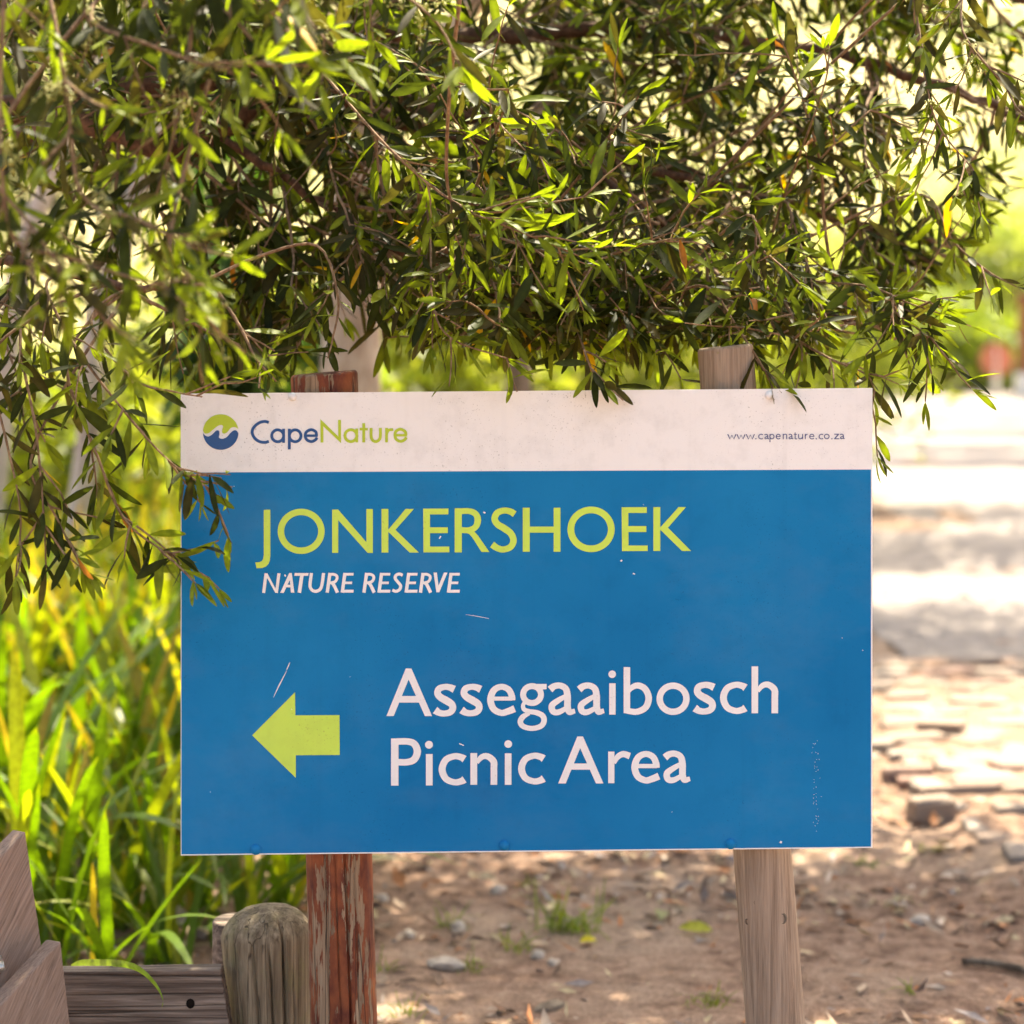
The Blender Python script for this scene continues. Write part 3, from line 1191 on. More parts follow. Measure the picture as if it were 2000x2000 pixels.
def leaves_to_arrays(L, detail):
    """L: dict with p, d, n (n,3), len, wid, curl, tint arrays"""
    T, mid, F = leaf_template(detail)
    d = unit(L['d'])
    n_ = L['n'] - d * np.sum(L['n'] * d, axis=1, keepdims=True)
    n_ = unit(n_)
    s = np.cross(d, n_)
    t = T[:, 0][None, :, None]
    w_ = T[:, 1][None, :, None]
    ln = L['len'][:, None, None]
    wd = L['wid'][:, None, None]
    cu = L['curl'][:, None, None]
    V = (L['p'][:, None, :] + d[:, None, :] * t * ln + s[:, None, :] * w_ * wd * 0.5
         + n_[:, None, :] * (-cu * t * t * ln + 0.28 * np.abs(w_) * wd * 0.5))
    k = len(T)
    Fa = F[None, :, :] + (np.arange(len(d)) * k)[:, None, None]
    tint = np.repeat(L['tint'][:, None, :], k, axis=1) * np.where(mid[None, :, None] == 1, 1.22, 0.96)
    return V.reshape(-1, 3), Fa.reshape(-1, 3), np.clip(tint.reshape(-1, 3), 0, 1)


def leafset(p, d, n_, ln, wd, curl, tint):
    return dict(p=np.array(p), d=np.array(d), n=np.array(n_), len=np.array(ln), wid=np.array(wd), curl=np.array(curl), tint=np.array(tint))


# ------------------------------------------------------------------ the wild olive
olive = empty('olive_tree', (-1.75, 5.3, 0))
tag(olive, 'wild olive tree with narrow leaves hanging over the sign', 'tree')

# lower limit of the hanging foliage, as (x, z) at the sign's depth
ENV = [(-1.2, 1.08), (-.89, 1.18), (-.80, 1.24), (-.70, 1.34), (-.60, 1.45), (-.52, 1.51), (-.40, 1.50), (-.3, 1.53), (-.16, 1.55), (0.0, 1.54),
       (.15, 1.53), (.3, 1.55), (.45, 1.54), (.55, 1.55), (.62, 1.57), (.68, 1.63), (.76, 1.70), (.82, 1.75), (.9, 1.80), (1.3, 1.86)]


def env_z(X, Y):
    x = X * 4.0 / Y
    for (x0, z0), (x1, z1) in zip(ENV[:-1], ENV[1:]):
        if x <= x1:
            k = (x - x0) / (x1 - x0)
            z = z0 + (z1 - z0) * max(0.0, k)
            break
    else:
        z = ENV[-1][1]
    return CAM_H + (z - CAM_H) * Y / 4.0


ro = random.Random(21)
LV = dict(p=[], d=[], n=[], len=[], wid=[], curl=[], tint=[])
TW = Tubes(4)


def rvec(r, s=1.0):
    return Vector((r.gauss(0, s), r.gauss(0, s), r.gauss(0, s)))


def leaf_tint(r, young):
    q = r.random()
    if q < 0.006:
        return (0.50, 0.30, 0.02)
    if q < 0.009:
        return (0.32, 0.12, 0.03)
    if r.random() < young:
        g = r.uniform(0.75, 1.25)
        return (0.145 * g, 0.185 * g, 0.018 * g)
    g = r.uniform(0.6, 1.4)
    if r.random() < 0.35:
        return (0.052 * g, 0.046 * g, 0.015 * g)      # grey-olive backs
    return (0.029 * g, 0.038 * g, 0.008 * g)


def add_leaf(r, p, d, size, young):
    LV['p'].append(tuple(p)); LV['d'].append(tuple(d))
    nn = Vector((r.gauss(0, .6), r.gauss(0, .6) - .35, r.gauss(0, .5) + .7))
    LV['n'].append(tuple(nn))
    L = size * r.choice((r.uniform(.5, .85), r.uniform(.75, 1.2), r.uniform(.85, 1.3)))
    LV['len'].append(L); LV['wid'].append(L * r.uniform(0.14, 0.235))
    LV['curl'].append(r.gauss(0.08, 0.14))
    LV['tint'].append(leaf_tint(r, young))


def blocked(p):
    """nothing grows across the face of the board except a few tips at its edges"""
    if p.y > 4.12:
        return False
    u, z = p.x / p.y * 4.0, CAM_H + (p.z - CAM_H) / p.y * 4.0
    if -.41 < u < -.26 and 1.44 < z < 1.515:
        return True
    return (-.43 < u < .62 and z < 1.43) or (-.56 < u <= -.43 and 1.335 < z < 1.45) or (-.48 < u <= -.43 and z < 1.335)


def inside(p):
    return p.z > env_z(p.x, p.y) and p.y > 2.6 and not blocked(p)


def dress(r, pts, size, young, gap=0.021, start=0.1, flower=False, check=True):
    """leaves in opposite pairs along a twig"""
    acc, total = 0.0, sum((b - a).length for a, b in zip(pts[:-1], pts[1:]))
    run, nxt, pair = 0.0, total * start, 0
    for a, b in zip(pts[:-1], pts[1:]):
        sl = (b - a).length
        t = (b - a).normalized()
        while nxt <= run + sl:
            p = a + t * (nxt - run)
            k = nxt / max(total, 1e-6)
            side = t.orthogonal().normalized()
            side = Matrix.Rotation(pair * math.pi / 2 + r.uniform(-.6, .6), 3, t) @ side
            for sgn in (1, -1):
                if r.random() < 0.20:
                    continue
                d = (side * sgn * r.uniform(.6, 1.0) + t * r.uniform(.1, .95) + Vector((0, 0, -r.uniform(.0, .8))) + rvec(r, .26)).normalized()
                if (not check) or (p + d * size).z > env_z(p.x, p.y) - 0.015:
                    add_leaf(r, p, d, size * (1.0 - 0.35 * max(0, k - .75) / .25), young * (0.35 + 0.9 * k * k))
            pair += 1
            nxt += gap * r.uniform(.75, 1.3)
        run += sl
    t = (pts[-1] - pts[-2]).normalized()
    for q in range(3):
        add_leaf(r, pts[-1], (t + rvec(r, .3)).normalized(), size * .72, min(1, young * 1.6))


def walk(r, p, d, length, step, wob, droop, check=True):
    pts = [p.copy()]
    n = max(2, int(length / step))
    d = d.normalized()
    for i in range(n):
        d = (d + rvec(r, wob) + Vector((0, 0, -droop))).normalized()
        q = pts[-1] + d * step
        if not check and blocked(q):
            break
        if check and not inside(q):
            if len(pts) > 2:
                break
            d = (d + Vector((0, 0, .6))).normalized()
            q = pts[-1] + d * step
        pts.append(q)
    return pts


def twig(r, p, d, length, size, young, check=True, gap=.033):
    pts = walk(r, p, d, length, .03, .12, .03, check)
    if len(pts) < 3:
        return
    n = len(pts)
    TW.add(pts, [0.0020 * (1 - .6 * i / n) + .0004 for i in range(n)], False)
    dress(r, pts, size, young, gap, 0.12, check=check)


def branchlet(r, p, d, length, size=.062, young=.35, dens=1.0, check=True, pts=None, rad=.0044):
    if pts is None:
        pts = walk(r, p, d, length, .045, .10, .022, check)
    if len(pts) < 3:
        return
    n = len(pts)
    TW.add(pts, [rad * (1 - .7 * i / n) + .0006 for i in range(n)], False)
    for i in range(2, n):
        t = (pts[i] - pts[i - 1]).normalized()
        if r.random() < 0.62 * dens:
            side = Matrix.Rotation(r.uniform(0, 6.283), 3, t) @ t.orthogonal().normalized()
            twig(r, pts[i], side * .9 + t * .7 + Vector((0, -.12, -.15)), r.uniform(.08, .26), size * (1.0 if pts[0].x < .1 else .86), young, check)
    dress(r, pts[int(n * .55):], size, min(1, young * 1.4), .031, .0, check=check)


# main boughs: surveyed paths (px, py, depth)
BOUGHS = [
    ([(-500, 700, 5.25), (-150, 420, 5.0), (120, 240, 4.75), (330, 292, 4.62), (430, 262, 4.6), (530, 178, 4.62), (640, 190, 4.66), (860, 262, 4.72), (1120, 300, 4.8), (1400, 360, 4.85)], .034, .008),
    ([(-450, 420, 5.2), (-100, 250, 4.95), (180, 190, 4.85), (400, 158, 4.8), (580, 150, 4.85), (800, 205, 4.95), (1080, 262, 5.05), (1380, 350, 5.1), (1640, 430, 5.1), (1820, 470, 5.05)], .036, .007),
    ([(-400, 100, 5.25), (0, -80, 5.1), (420, 10, 5.05), (840, 70, 5.1), (1240, 60, 5.15), (1600, 100, 5.1), (1900, 190, 5.0), (2060, 260, 4.9)], .030, .006),
    ([(-420, 560, 5.2), (-150, 500, 4.7), (60, 520, 4.3), (240, 560, 4.1), (420, 560, 4.05)], .016, .005),
    ([(-420, -60, 5.2), (-160, -260, 4.2), (60, -200, 3.6), (340, -120, 3.45), (640, -60, 3.5), (900, -20, 3.6)], .022, .005),
    ([(-300, -200, 5.3), (300, -160, 5.4), (800, -60, 5.5), (1300, -120, 5.5), (1800, -60, 5.4), (2150, 60, 5.3)], .028, .007),
    ([(1120, 300, 4.8), (1300, 440, 4.6), (1480, 560, 4.5), (1640, 620, 4.45), (1760, 640, 4.4)], .010, .003),
    ([(430, 262, 4.6), (600, 380, 4.5), (800, 500, 4.45), (1000, 590, 4.4), (1220, 640, 4.4)], .010, .003),
]
BPTS = []
for pts, r0, r1 in BOUGHS:
    q = spline([P(*a) for a in pts], 8)
    for i in range(1, len(q) - 1):
        q[i] = q[i] + rvec(ro, .004)
    n = len(q)
    t_ = Tubes(8)
    t_.add(q, [r0 + (r1 - r0) * i / (n - 1) for i in range(n)])
    t_.build('branch', M_BOUGH, olive)
    BPTS.append(q)

tt = Tubes(12)
tq = spline([Vector((-1.75, 5.3, -.1)), Vector((-1.72, 5.3, .6)), Vector((-1.78, 5.25, 1.3)), Vector((-1.70, 5.25, 2.0)), Vector((-1.5, 5.3, 2.7)), Vector((-1.0, 5.5, 3.4))], 6)
tt.add(tq, [.13 - .085 * i / (len(tq) - 1) for i in range(len(tq))])
tt.build('trunk', M_BOUGH, olive)

# branchlets off the boughs: how many per bough, and where along it they start
for bi, (count, lo, hi, size) in enumerate(((42, .25, 1, .094), (54, .22, 1, .090), (34, .15, 1, .090), (6, .3, 1, .094), (6, .30, .55, .104), (64, .1, 1, .092),
                                            (36, .1, 1, .080), (32, .1, 1, .086))):
    q = BPTS[bi]
    for k in range(count):
        u = ro.uniform(lo, hi) * (len(q) - 1.001)
        i = int(u)
        p = q[i].lerp(q[i + 1], u - i)
        if (p.x / p.y > .10 and ro.random() < .12) or (-.16 < p.x / p.y < -.09 and ro.random() < .45):
            continue
        t = (q[i + 1] - q[i]).normalized()
        d = t * ro.uniform(-.2, .9) + Vector((ro.gauss(.15, .5), ro.gauss(-.25, .45), ro.gauss(-.28, .55)))
        branchlet(ro, p, d, ro.uniform(.28, .72), size, .30, 1.0)

# hero sprays that can be told apart in the photograph (px, py, depth)
HERO = [
    [(560, 60, 4.3), (650, 165, 4.1), (760, 290, 3.95), (880, 390, 3.9), (960, 415, 3.88), (1080, 395, 3.88), (1140, 385, 3.9)],
    [(720, 80, 4.4), (820, 130, 4.2), (960, 210, 4.1), (1075, 325, 4.05)],
    [(880, 390, 3.9), (960, 430, 3.88), (1060, 470, 3.86), (1130, 500, 3.86)],
    [(820, 330, 4.2), (840, 460, 4.1), (845, 590, 4.0), (880, 660, 3.95), (990, 700, 3.94)],
    [(1440, 460, 4.5), (1530, 385, 4.4), (1650, 260, 4.3), (1700, 215, 4.3)],
    [(1530, 385, 4.4), (1570, 280, 4.3), (1612, 160, 4.25), (1620, 90, 4.25)],
    [(1530, 390, 4.35), (1560, 470, 4.3), (1585, 550, 4.25), (1586, 650, 4.2)],
    [(1500, 535, 4.4), (1600, 550, 4.3), (1700, 560, 4.2), (1770, 590, 4.15), (1835, 612, 4.1)],
    [(1740, 575, 4.2), (1750, 610, 4.15), (1790, 640, 4.1), (1825, 665, 4.1)],
    [(1800, 380, 4.5), (1860, 470, 4.4), (1930, 530, 4.35), (1985, 560, 4.3)],
    [(1560, 660, 4.2), (1620, 700, 4.15), (1690, 730, 4.1), (1708, 762, 4.08)],
    [(1130, 650, 4.2), (1150, 710, 4.0), (1170, 745, 3.97)],
    [(1460, 420, 4.0), (1476, 480, 3.95), (1462, 520, 3.95), (1500, 500, 3.92)],
    [(1380, 560, 4.2), (1440, 640, 4.1), (1480, 700, 4.05), (1500, 735, 4.03)],
    [(90, 560, 4.0), (150, 680, 3.92), (240, 800, 3.86), (330, 900, 3.82), (420, 962, 3.80)],
    [(130, 720, 3.98), (190, 890, 3.9), (240, 1010, 3.86), (310, 1070, 3.84), (345, 1085, 3.84)],
    [(40, 640, 4.0), (70, 840, 3.9), (85, 1000, 3.85), (90, 1110, 3.83)],
    [(-20, 700, 3.95), (10, 850, 3.9), (40, 1000, 3.85), (30, 1130, 3.82)],
    [(180, 640, 4.0), (260, 740, 3.92), (340, 765, 3.86), (395, 775, 3.84)],
    [(60, 900, 3.9), (110, 1010, 3.86), (160, 1110, 3.84)],
    [(420, 560, 4.05), (470, 640, 3.98), (500, 700, 3.94), (540, 745, 3.93)],
    [(620, 480, 4.1), (660, 580, 4.05), (650, 660, 4.02), (640, 700, 4.0)],
    [(1240, 640, 4.3), (1300, 690, 4.2), (1330, 740, 4.12)],
    # near, out of focus, upper left
    [(80, -120, 3.3), (110, 60, 3.2), (135, 220, 3.15), (160, 380, 3.12), (270, 430, 3.1), (370, 480, 3.08), (450, 500, 3.08)],
    [(380, -80, 3.4), (370, 110, 3.35), (340, 260, 3.3), (300, 400, 3.28)],
    [(20, -60, 3.2), (0, 180, 3.15), (5, 350, 3.1), (30, 470, 3.1), (120, 500, 3.08), (250, 540, 3.06), (330, 560, 3.06)],
    [(330, 480, 3.2), (380, 560, 3.15), (420, 640, 3.15), (480, 690, 3.15)],
    [(560, -40, 3.5), (620, 60, 3.4), (690, 120, 3.35)],
    [(180, 40, 3.3), (300, 90, 3.2), (420, 130, 3.15), (520, 120, 3.12)],
    [(-20, 300, 3.2), (60, 440, 3.1), (150, 560, 3.05), (220, 640, 3.02)],
    [(700, -60, 3.6), (840, 30, 3.5), (900, 130, 3.45)],
    [(1850, -60, 4.2), (1880, 60, 4.05), (1930, 130, 4.0), (1990, 190, 3.98)],
    [(1760, -40, 4.3), (1800, 120, 4.2), (1830, 240, 4.15), (1900, 330, 4.1)],
]
FLOWER_SITES = []
for hi_, pts in enumerate(HERO):
    hp = [P(*a) for a in pts]
    root_p = min((b_ for q_ in BPTS for b_ in q_), key=lambda b_: (b_ - hp[0]).length + 2.0 * max(0.0, (hp[1] - hp[0]).normalized().dot((b_ - hp[0]).normalized())))
    if (root_p - hp[0]).length > .03:
        hp = [root_p, root_p.lerp(hp[0], .55) + (hp[0] - hp[1]) * .15] + hp
    q = spline(hp, 5)
    near = pts[0][2] < 3.7
    left = 14 <= hi_ <= 19
    n = len(q)
    t_ = Tubes(6)
    rad = .0042 if near else .0036
    t_.add(q, [rad * (1 - .65 * i / (n - 1)) for i in range(n)])
    t_.build('branch', M_TWIG, olive)
    for i in range(max(2, n - 5 * (len(pts) - 1)), n):
        t = (q[i] - q[i - 1]).normalized()
        if ro.random() < (.26 if near else .30 if left else .40):
            side = Matrix.Rotation(ro.uniform(0, 6.283), 3, t) @ t.orthogonal().normalized()
            twig(ro, q[i], side * .8 + t * .8 + Vector((0, -.1, -.2)), ro.uniform(.06, .15), .072, .6, False, .032)
    dress(ro, q[max(int(n * .3), n - 1 - 5 * (len(pts) - 1)):], .092 if near else .078, .75 if near or hi_ < 4 else .40, .046 if left else .036, 0, check=False)
    if near or hi_ > 30:
        FLOWER_SITES += [q[int(n * .45)], q[int(n * .7)]]

TWO = TW.build('twigs', M_TWIG, olive)
tag(TWO, kind='stuff')

ALL = leafset(LV['p'], LV['d'], LV['n'], LV['len'], LV['wid'], LV['curl'], LV['tint'])
tipv = unit(ALL['d']) * ALL['len'][:, None]
clear = np.array([any(blocked(Vector(p_ + t_ * k)) for k in (0.0, .5, 1.0)) for p_, t_ in zip(ALL['p'], tipv)])
ALL = {k: v[~clear] for k, v in ALL.items()}
px = 1000 + ALL['p'][:, 0] / ALL['p'][:, 1] * FPX
py = 600 - (ALL['p'][:, 2] - CAM_H) / ALL['p'][:, 1] * FPX
vis = (px > -60) & (px < 2060) & (py > -60) & (py < 1250)
d_ = unit(ALL['d'])
foreshort = np.sqrt(np.clip(1 - d_[:, 1] ** 2, 0.02, 1))
score = np.where(vis, ALL['len'] * ALL['wid'] / ALL['p'][:, 1] ** 2 * foreshort, 0)
order = np.argsort(-score)
# leaves behind many others are not seen: prefer the nearer half
near_first = order[ALL['p'][order, 1] < 4.25][:300]
pick = np.zeros(len(px), bool)
pick[near_first] = True
V, F, T = leaves_to_arrays({k: v[~pick] for k, v in ALL.items()}, 2)
o = np_mesh('foliage', V, F, M_LEAF, T, olive)
tag(o, kind='stuff')
for i in np.nonzero(pick)[0]:
    V, F, T = leaves_to_arrays({k: v[i:i + 1] for k, v in ALL.items()}, 2)
    base = ALL['p'][i]
    lo_ = np_mesh('leaf', V - base, F, M_LEAF, T, olive, True)
    lo_.location = Vector(base) - olive.location
print('olive leaves', len(px), 'in frame', int(vis.sum()), 'objects', int(pick.sum()))

# pale flower clusters
M_FLOWER = simple('olive_flower', (0.46, 0.46, 0.13), 0.6, var=0.3)
oc = [Vector(v) for v in ((1, 0, 0), (-1, 0, 0), (0, 1, 0), (0, -1, 0), (0, 0, 1), (0, 0, -1))]
of = [(0, 2, 4), (2, 1, 4), (1, 3, 4), (3, 0, 4), (2, 0, 5), (1, 2, 5), (3, 1, 5), (0, 3, 5)]
for s in FLOWER_SITES:
    v, f = [], []
    stem = Tubes(3)
    tips = []
    for k in range(7):
        e = s + Vector((ro.gauss(.0, .022), ro.gauss(0, .02), ro.gauss(-.01, .022)))
        stem.add([s, s.lerp(e, .5) + rvec(ro, .003), e], [.0009, .0008, .0006], False)
        tips += [s.lerp(e, ro.uniform(.5, 1.1)) + rvec(ro, .0045) for _ in range(8)]
    for c in tips:
        rr = ro.uniform(.0016, .0032)
        b = len(v)
        v += [c + q * rr for q in oc]
        f += [tuple(b + i for i in t) for t in of]
    b = len(v)
    v += stem.v
    f += [tuple(b + i for i in t) for t in stem.f]
    fo = mesh_obj('flower_cluster', v, f, M_FLOWER, olive, True)
    tag(fo, kind='stuff')


# ------------------------------------------------------------------ bulk crowns
def cloud(r, blobs, count, size, tint_a, tint_b, hang=.2, clump=0.16, per=14, wid=.42):
    """leaf clumps spread through ellipsoids [(centre, radii, weight)]"""
    tot = sum(b[2] for b in blobs)
    p, d, n_, ln, wd, cu, ti = [], [], [], [], [], [], []
    for c, rad, wt in blobs:
        k = int(count * wt / tot / per)
        for _ in range(k):
            u = unit(r.normal(size=(1, 3)))[0] * (r.random() ** (1 / 2.2))
            cc = np.array(c) + u * np.array(rad)
            mix = np.clip(r.normal(.5, .3), 0, 1)
            col = np.array(tint_a) * (1 - mix) + np.array(tint_b) * mix
            pp = cc + r.normal(size=(per, 3)) * clump
            p.append(pp)
            dd = r.normal(size=(per, 3)); dd[:, 2] -= hang
            d.append(dd)
            nn = r.normal(size=(per, 3)); nn[:, 2] += .8
            n_.append(nn)
            s = size * r.uniform(.6, 1.4, per)
            ln.append(s); wd.append(s * wid * r.uniform(.8, 1.2, per)); cu.append(r.normal(.1, .15, per))
            ti.append(col[None, :] * r.uniform(.7, 1.3, (per, 1)))
    return dict(p=np.concatenate(p), d=np.concatenate(d), n=np.concatenate(n_), len=np.concatenate(ln), wid=np.concatenate(wd),
                curl=np.concatenate(cu), tint=np.concatenate(ti))


# the olive's own upper crown, above the frame
up = cloud(RNG, [((-.9, 5.2, 3.0), (1.1, .9, .55), 1.0), ((.2, 5.4, 3.05), (1.0, .9, .5), 1.0), ((1.2, 5.4, 2.95), (.8, .8, .45), .7),
                 ((-.2, 5.9, 3.7), (1.4, .9, .5), .9)], 7500, .085, (.05, .08, .02), (.10, .15, .03), wid=.24)
V, F, T = leaves_to_arrays(up, 1)
tag(np_mesh('upper_crown', V, F, M_LEAF, T, olive), kind='stuff')
for pts, r0, r1 in (([(-1.5, 5.3, 2.7), (-.8, 5.3, 3.0), (.1, 5.4, 3.1), (1.0, 5.4, 3.1)], .05, .012), ([(-1.0, 5.5, 3.4), (-.4, 5.8, 3.7), (.5, 5.9, 3.9)], .04, .01)):
    q = spline([Vector(a) for a in pts], 5)
    Tubes(7).add(q, [r0 + (r1 - r0) * i / (len(q) - 1) for i in range(len(q))]).build('branch', M_BOUGH, olive)


def tree(name, label, base, trunk_pts, r0, r1, blobs, count, size, ta, tb, bark=None, limbs=(), cat='tree', wid=.42, group=None, clump=.16):
    root = empty(name, base)
    tag(root, label, cat, group)
    q = spline([Vector(a) for a in trunk_pts], 6)
    n = len(q)
    Tubes(12).add(q, [r0 + (r1 - r0) * i / (n - 1) + .015 * r0 * noise.noise((i * .7, r0, 1)) for i in range(n)]).build('trunk', bark or M_BARK, root)
    for pts, a, b in limbs:
        q = spline([Vector(t) for t in pts], 5)
        Tubes(7).add(q, [a + (b - a) * i / (len(q) - 1) for i in range(len(q))]).build('branch', bark or M_BARK, root)
    L = cloud(RNG, blobs, count, size, ta, tb, wid=wid, clump=clump)
    V, F, T = leaves_to_arrays(L, 1)
    tag(np_mesh('crown', V, F, M_BLEAF, T, root), kind='stuff')
    return root


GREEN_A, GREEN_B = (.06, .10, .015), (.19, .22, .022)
tree('shade_tree', 'tan-trunked tree standing behind the left post of the sign', (-.58, 8.2, 0),
     [(-.58, 8.2, -.1), (-.58, 8.2, .9), (-.56, 8.2, 1.8), (-.50, 8.2, 2.6), (-.3, 8.1, 3.4)], .135, .07,
     [((.75, 8.0, 3.35), (1.2, .85, .5), 1.0), ((1.6, 7.9, 3.3), (.8, .9, .45), .6), ((2.3, 8.3, 3.4), (.6, .9, .4), .5)], 9000, .12, GREEN_A, GREEN_B, M_PALE_BARK,
     limbs=[([(-.55, 8.2, 2.2), (0.1, 8.1, 2.9), (.9, 7.9, 3.4)], .06, .015), ([(-.52, 8.2, 2.3), (-1.0, 8.4, 3.0), (-1.3, 8.5, 3.6)], .05, .015)])
tree('slender_tree', 'slender brown-trunked tree behind the middle of the sign', (0.02, 10.4, 0),
     [(.02, 10.4, -.1), (.03, 10.4, 1.2), (.10, 10.4, 2.4), (.7, 10.5, 3.9)], .075, .04,
     [((1.2, 10.6, 4.2), (1.0, .9, .6), 1.0)], 2000, .12, GREEN_A, GREEN_B, M_BARK)
tree('pale_tree', 'pale leaning trunk caught by the sun at the upper left', (-1.75, 9.2, 0),
     [(-1.86, 9.2, -.1), (-1.70, 9.2, 1.0), P(185, 640, 9.2), P(250, 435, 9.2), P(300, 290, 9.2), P(352, 192, 9.2), P(420, 20, 9.2), P(470, -300, 9.2)], .05, .03,
     [((-1.0, 9.3, 5.2), (.9, .9, .7), 1.0)], 800, .11, GREEN_A, GREEN_B, M_SUNLIT_BARK)
tree('pale_tree', 'second pale leaning trunk at the far upper left', (-2.35, 9.6, 0),
     [(-2.3, 9.6, -.1), (-2.15, 9.6, .9), P(30, 560, 9.6), P(80, 395, 9.6), P(134, 243, 9.6), P(221, 98, 9.6), P(268, 22, 9.6), P(330, -300, 9.6)], .055, .03,
     [((-1.9, 9.8, 5.4), (1.0, .9, .7), 1.0)], 800, .11, GREEN_A, GREEN_B, M_SUNLIT_BARK)
tree('road_tree', 'leafy tree overhanging the brick paving on the right', (5.2, 14.2, 0),
     [(5.2, 14.2, -.1), (5.1, 14.2, 1.6), (4.8, 14.1, 3.2), (4.2, 13.9, 4.4)], .16, .07,
     [((3.4, 14.0, 4.7), (1.7, 1.4, .6), 1.0), ((2.2, 14.4, 4.8), (1.1, 1.1, .5), .5)], 7000, .13, GREEN_A, GREEN_B)
tree('road_tree', 'tall tree shading the middle of the dirt road', (7.4, 20.5, 0),
     [(7.4, 20.5, -.1), (7.3, 20.4, 2.4), (6.8, 20.2, 4.6), (6.0, 20, 6.2)], .2, .08,
     [((5.2, 19.6, 6.6), (2.6, 1.5, .9), 1.0), ((3.0, 19.0, 6.8), (1.4, 1.0, .7), .5), ((5.2, 22.4, 7.0), (2.6, .8, .7), .45)], 8500, .16, GREEN_A, GREEN_B)
tree('road_tree', 'tall far tree shading the far stretch of the road', (10.5, 30.0, 0),
     [(10.5, 30, -.1), (10.4, 30, 3), (9.8, 30, 5.6), (8.6, 30, 7.4)], .22, .08,
     [((7.0, 28.6, 7.6), (3.0, .7, .6), 1.0), ((6.0, 31.0, 7.8), (3.4, .6, .6), 1.0), ((8.0, 34.5, 8.0), (3.6, .8, .6), 1.0), ((8.0, 38.5, 8.4), (3.6, .6, .6), .7)], 11000, .2, GREEN_A, GREEN_B)
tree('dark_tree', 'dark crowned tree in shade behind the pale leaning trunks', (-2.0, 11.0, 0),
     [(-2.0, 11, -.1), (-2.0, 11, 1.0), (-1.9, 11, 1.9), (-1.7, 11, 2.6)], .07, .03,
     [((-2.2, 11.0, 2.55), (.7, .5, .6), 1.0), ((-1.3, 10.8, 2.6), (.7, .5, .6), 1.0), ((-1.75, 11.0, 3.3), (1.0, .6, .5), .8)], 3600, .11, (.02, .035, .008), (.06, .085, .014))  # leaf tints darkened so the crown reads as shaded
# ------------------------------------------------------------------ shrubs behind
def shrub(label, px0, py_base, Y, w, h, count, size, ta, tb, name='shrub', depth=None):
    p = P(px0, py_base, Y)
    dp = depth or w * .8
    z0 = 0.0
    blobs = []
    rr = random.Random(int(px0 * 7 + Y * 13))
    for k in range(6):
        blobs.append(((p.x + rr.uniform(-.32, .32) * w, Y + rr.uniform(-.3, .3) * dp, h * rr.uniform(.3, .75)),
                      (w * .28, dp * .28, h * rr.uniform(.22, .34)), 1.0))
    tree(name, label, (p.x, Y, z0), [(p.x, Y, -.1), (p.x + .05, Y, h * .3), (p.x - .05, Y, h * .6)], .04 * w, .015 * w,
         blobs, count, size, ta, tb, cat='shrub', limbs=[([(p.x, Y, h * .15), (p.x + w * .2, Y, h * .5)], .02 * w, .008 * w),
                                                      ([(p.x, Y, h * .15), (p.x - w * .2, Y, h * .5)], .02 * w, .008 * w)], clump=.10 * w)


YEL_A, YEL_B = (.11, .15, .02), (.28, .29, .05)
shrub('dark green shrub in shade behind the left of the olive', 515, 700, 8.7, 0.62, 2.35, 1800, .10, (.02, .045, .01), (.05, .10, .015))  # shade is put into these dark leaf tints
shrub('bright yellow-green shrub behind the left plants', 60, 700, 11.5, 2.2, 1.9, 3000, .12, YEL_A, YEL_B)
shrub('sunlit yellow-green shrub between the pale trunks and the sign', 330, 700, 12.5, 2.0, 1.8, 3000, .12, YEL_A, YEL_B)
shrub('sunlit yellow-green shrub left of the tan trunk', 520, 700, 13.5, 1.8, 2.0, 2600, .12, YEL_A, YEL_B)
shrub('sunlit yellow-green shrub right of the tan trunk', 860, 700, 14.5, 2.2, 2.3, 3000, .13, YEL_A, YEL_B)
shrub('sunlit shrub seen above the middle of the sign', 1150, 700, 16.5, 2.4, 2.4, 3000, .14, YEL_A, YEL_B)
shrub('sunlit shrub seen behind the right post', 1420, 700, 19.0, 2.4, 2.3, 2600, .15, YEL_A, YEL_B)
shrub('low green hedge-like shrub at the far end of the road', 1640, 770, 41.0, 3.6, 2.0, 3200, .24, (.10, .15, .02), (.25, .28, .05), depth=2.4)
shrub('round green shrub beside the red road sign', 1830, 765, 44.0, 3.2, 1.9, 3200, .24, (.09, .14, .02), (.25, .29, .05), depth=2.2)
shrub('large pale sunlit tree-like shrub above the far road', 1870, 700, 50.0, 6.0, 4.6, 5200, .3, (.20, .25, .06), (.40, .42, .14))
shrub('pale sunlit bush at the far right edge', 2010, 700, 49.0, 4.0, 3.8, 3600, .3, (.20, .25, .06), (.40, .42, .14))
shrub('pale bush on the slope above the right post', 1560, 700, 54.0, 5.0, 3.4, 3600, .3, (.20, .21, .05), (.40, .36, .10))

# ------------------------------------------------------------------ far road furniture
rs_root = empty('road_sign', (P(1948, 690, 42).x, 42, 0))
tag(rs_root, 'blurred round red road sign on a white post at the far end of the road', 'road sign')
c = P(1946, 702, 42)
v = []
n = 28
for yy in (-.012, .012):
    for k in range(n):
        a = 2 * math.pi * k / n
        v.append((c.x + .30 * math.cos(a), 42 + yy, c.z + .30 * math.sin(a)))
f = [tuple(range(n)), tuple(reversed(range(n, 2 * n)))] + [(k, k + n, (k + 1) % n + n, (k + 1) % n) for k in range(n)]
mesh_obj('disc', v, f, M_REDSIGN, rs_root)
Tubes(8).add([(c.x, 42.05, -.1), (c.x, 42.05, c.z + .2)], [.07, .07]).build('post', M_WPAINT, rs_root)
gp = empty('gate_pillar', (P(2005, 740, 41).x, 41, 0))
tag(gp, 'brown pillar with white base at the right edge beside the road sign', 'pillar')
x0 = P(2008, 740, 41).x


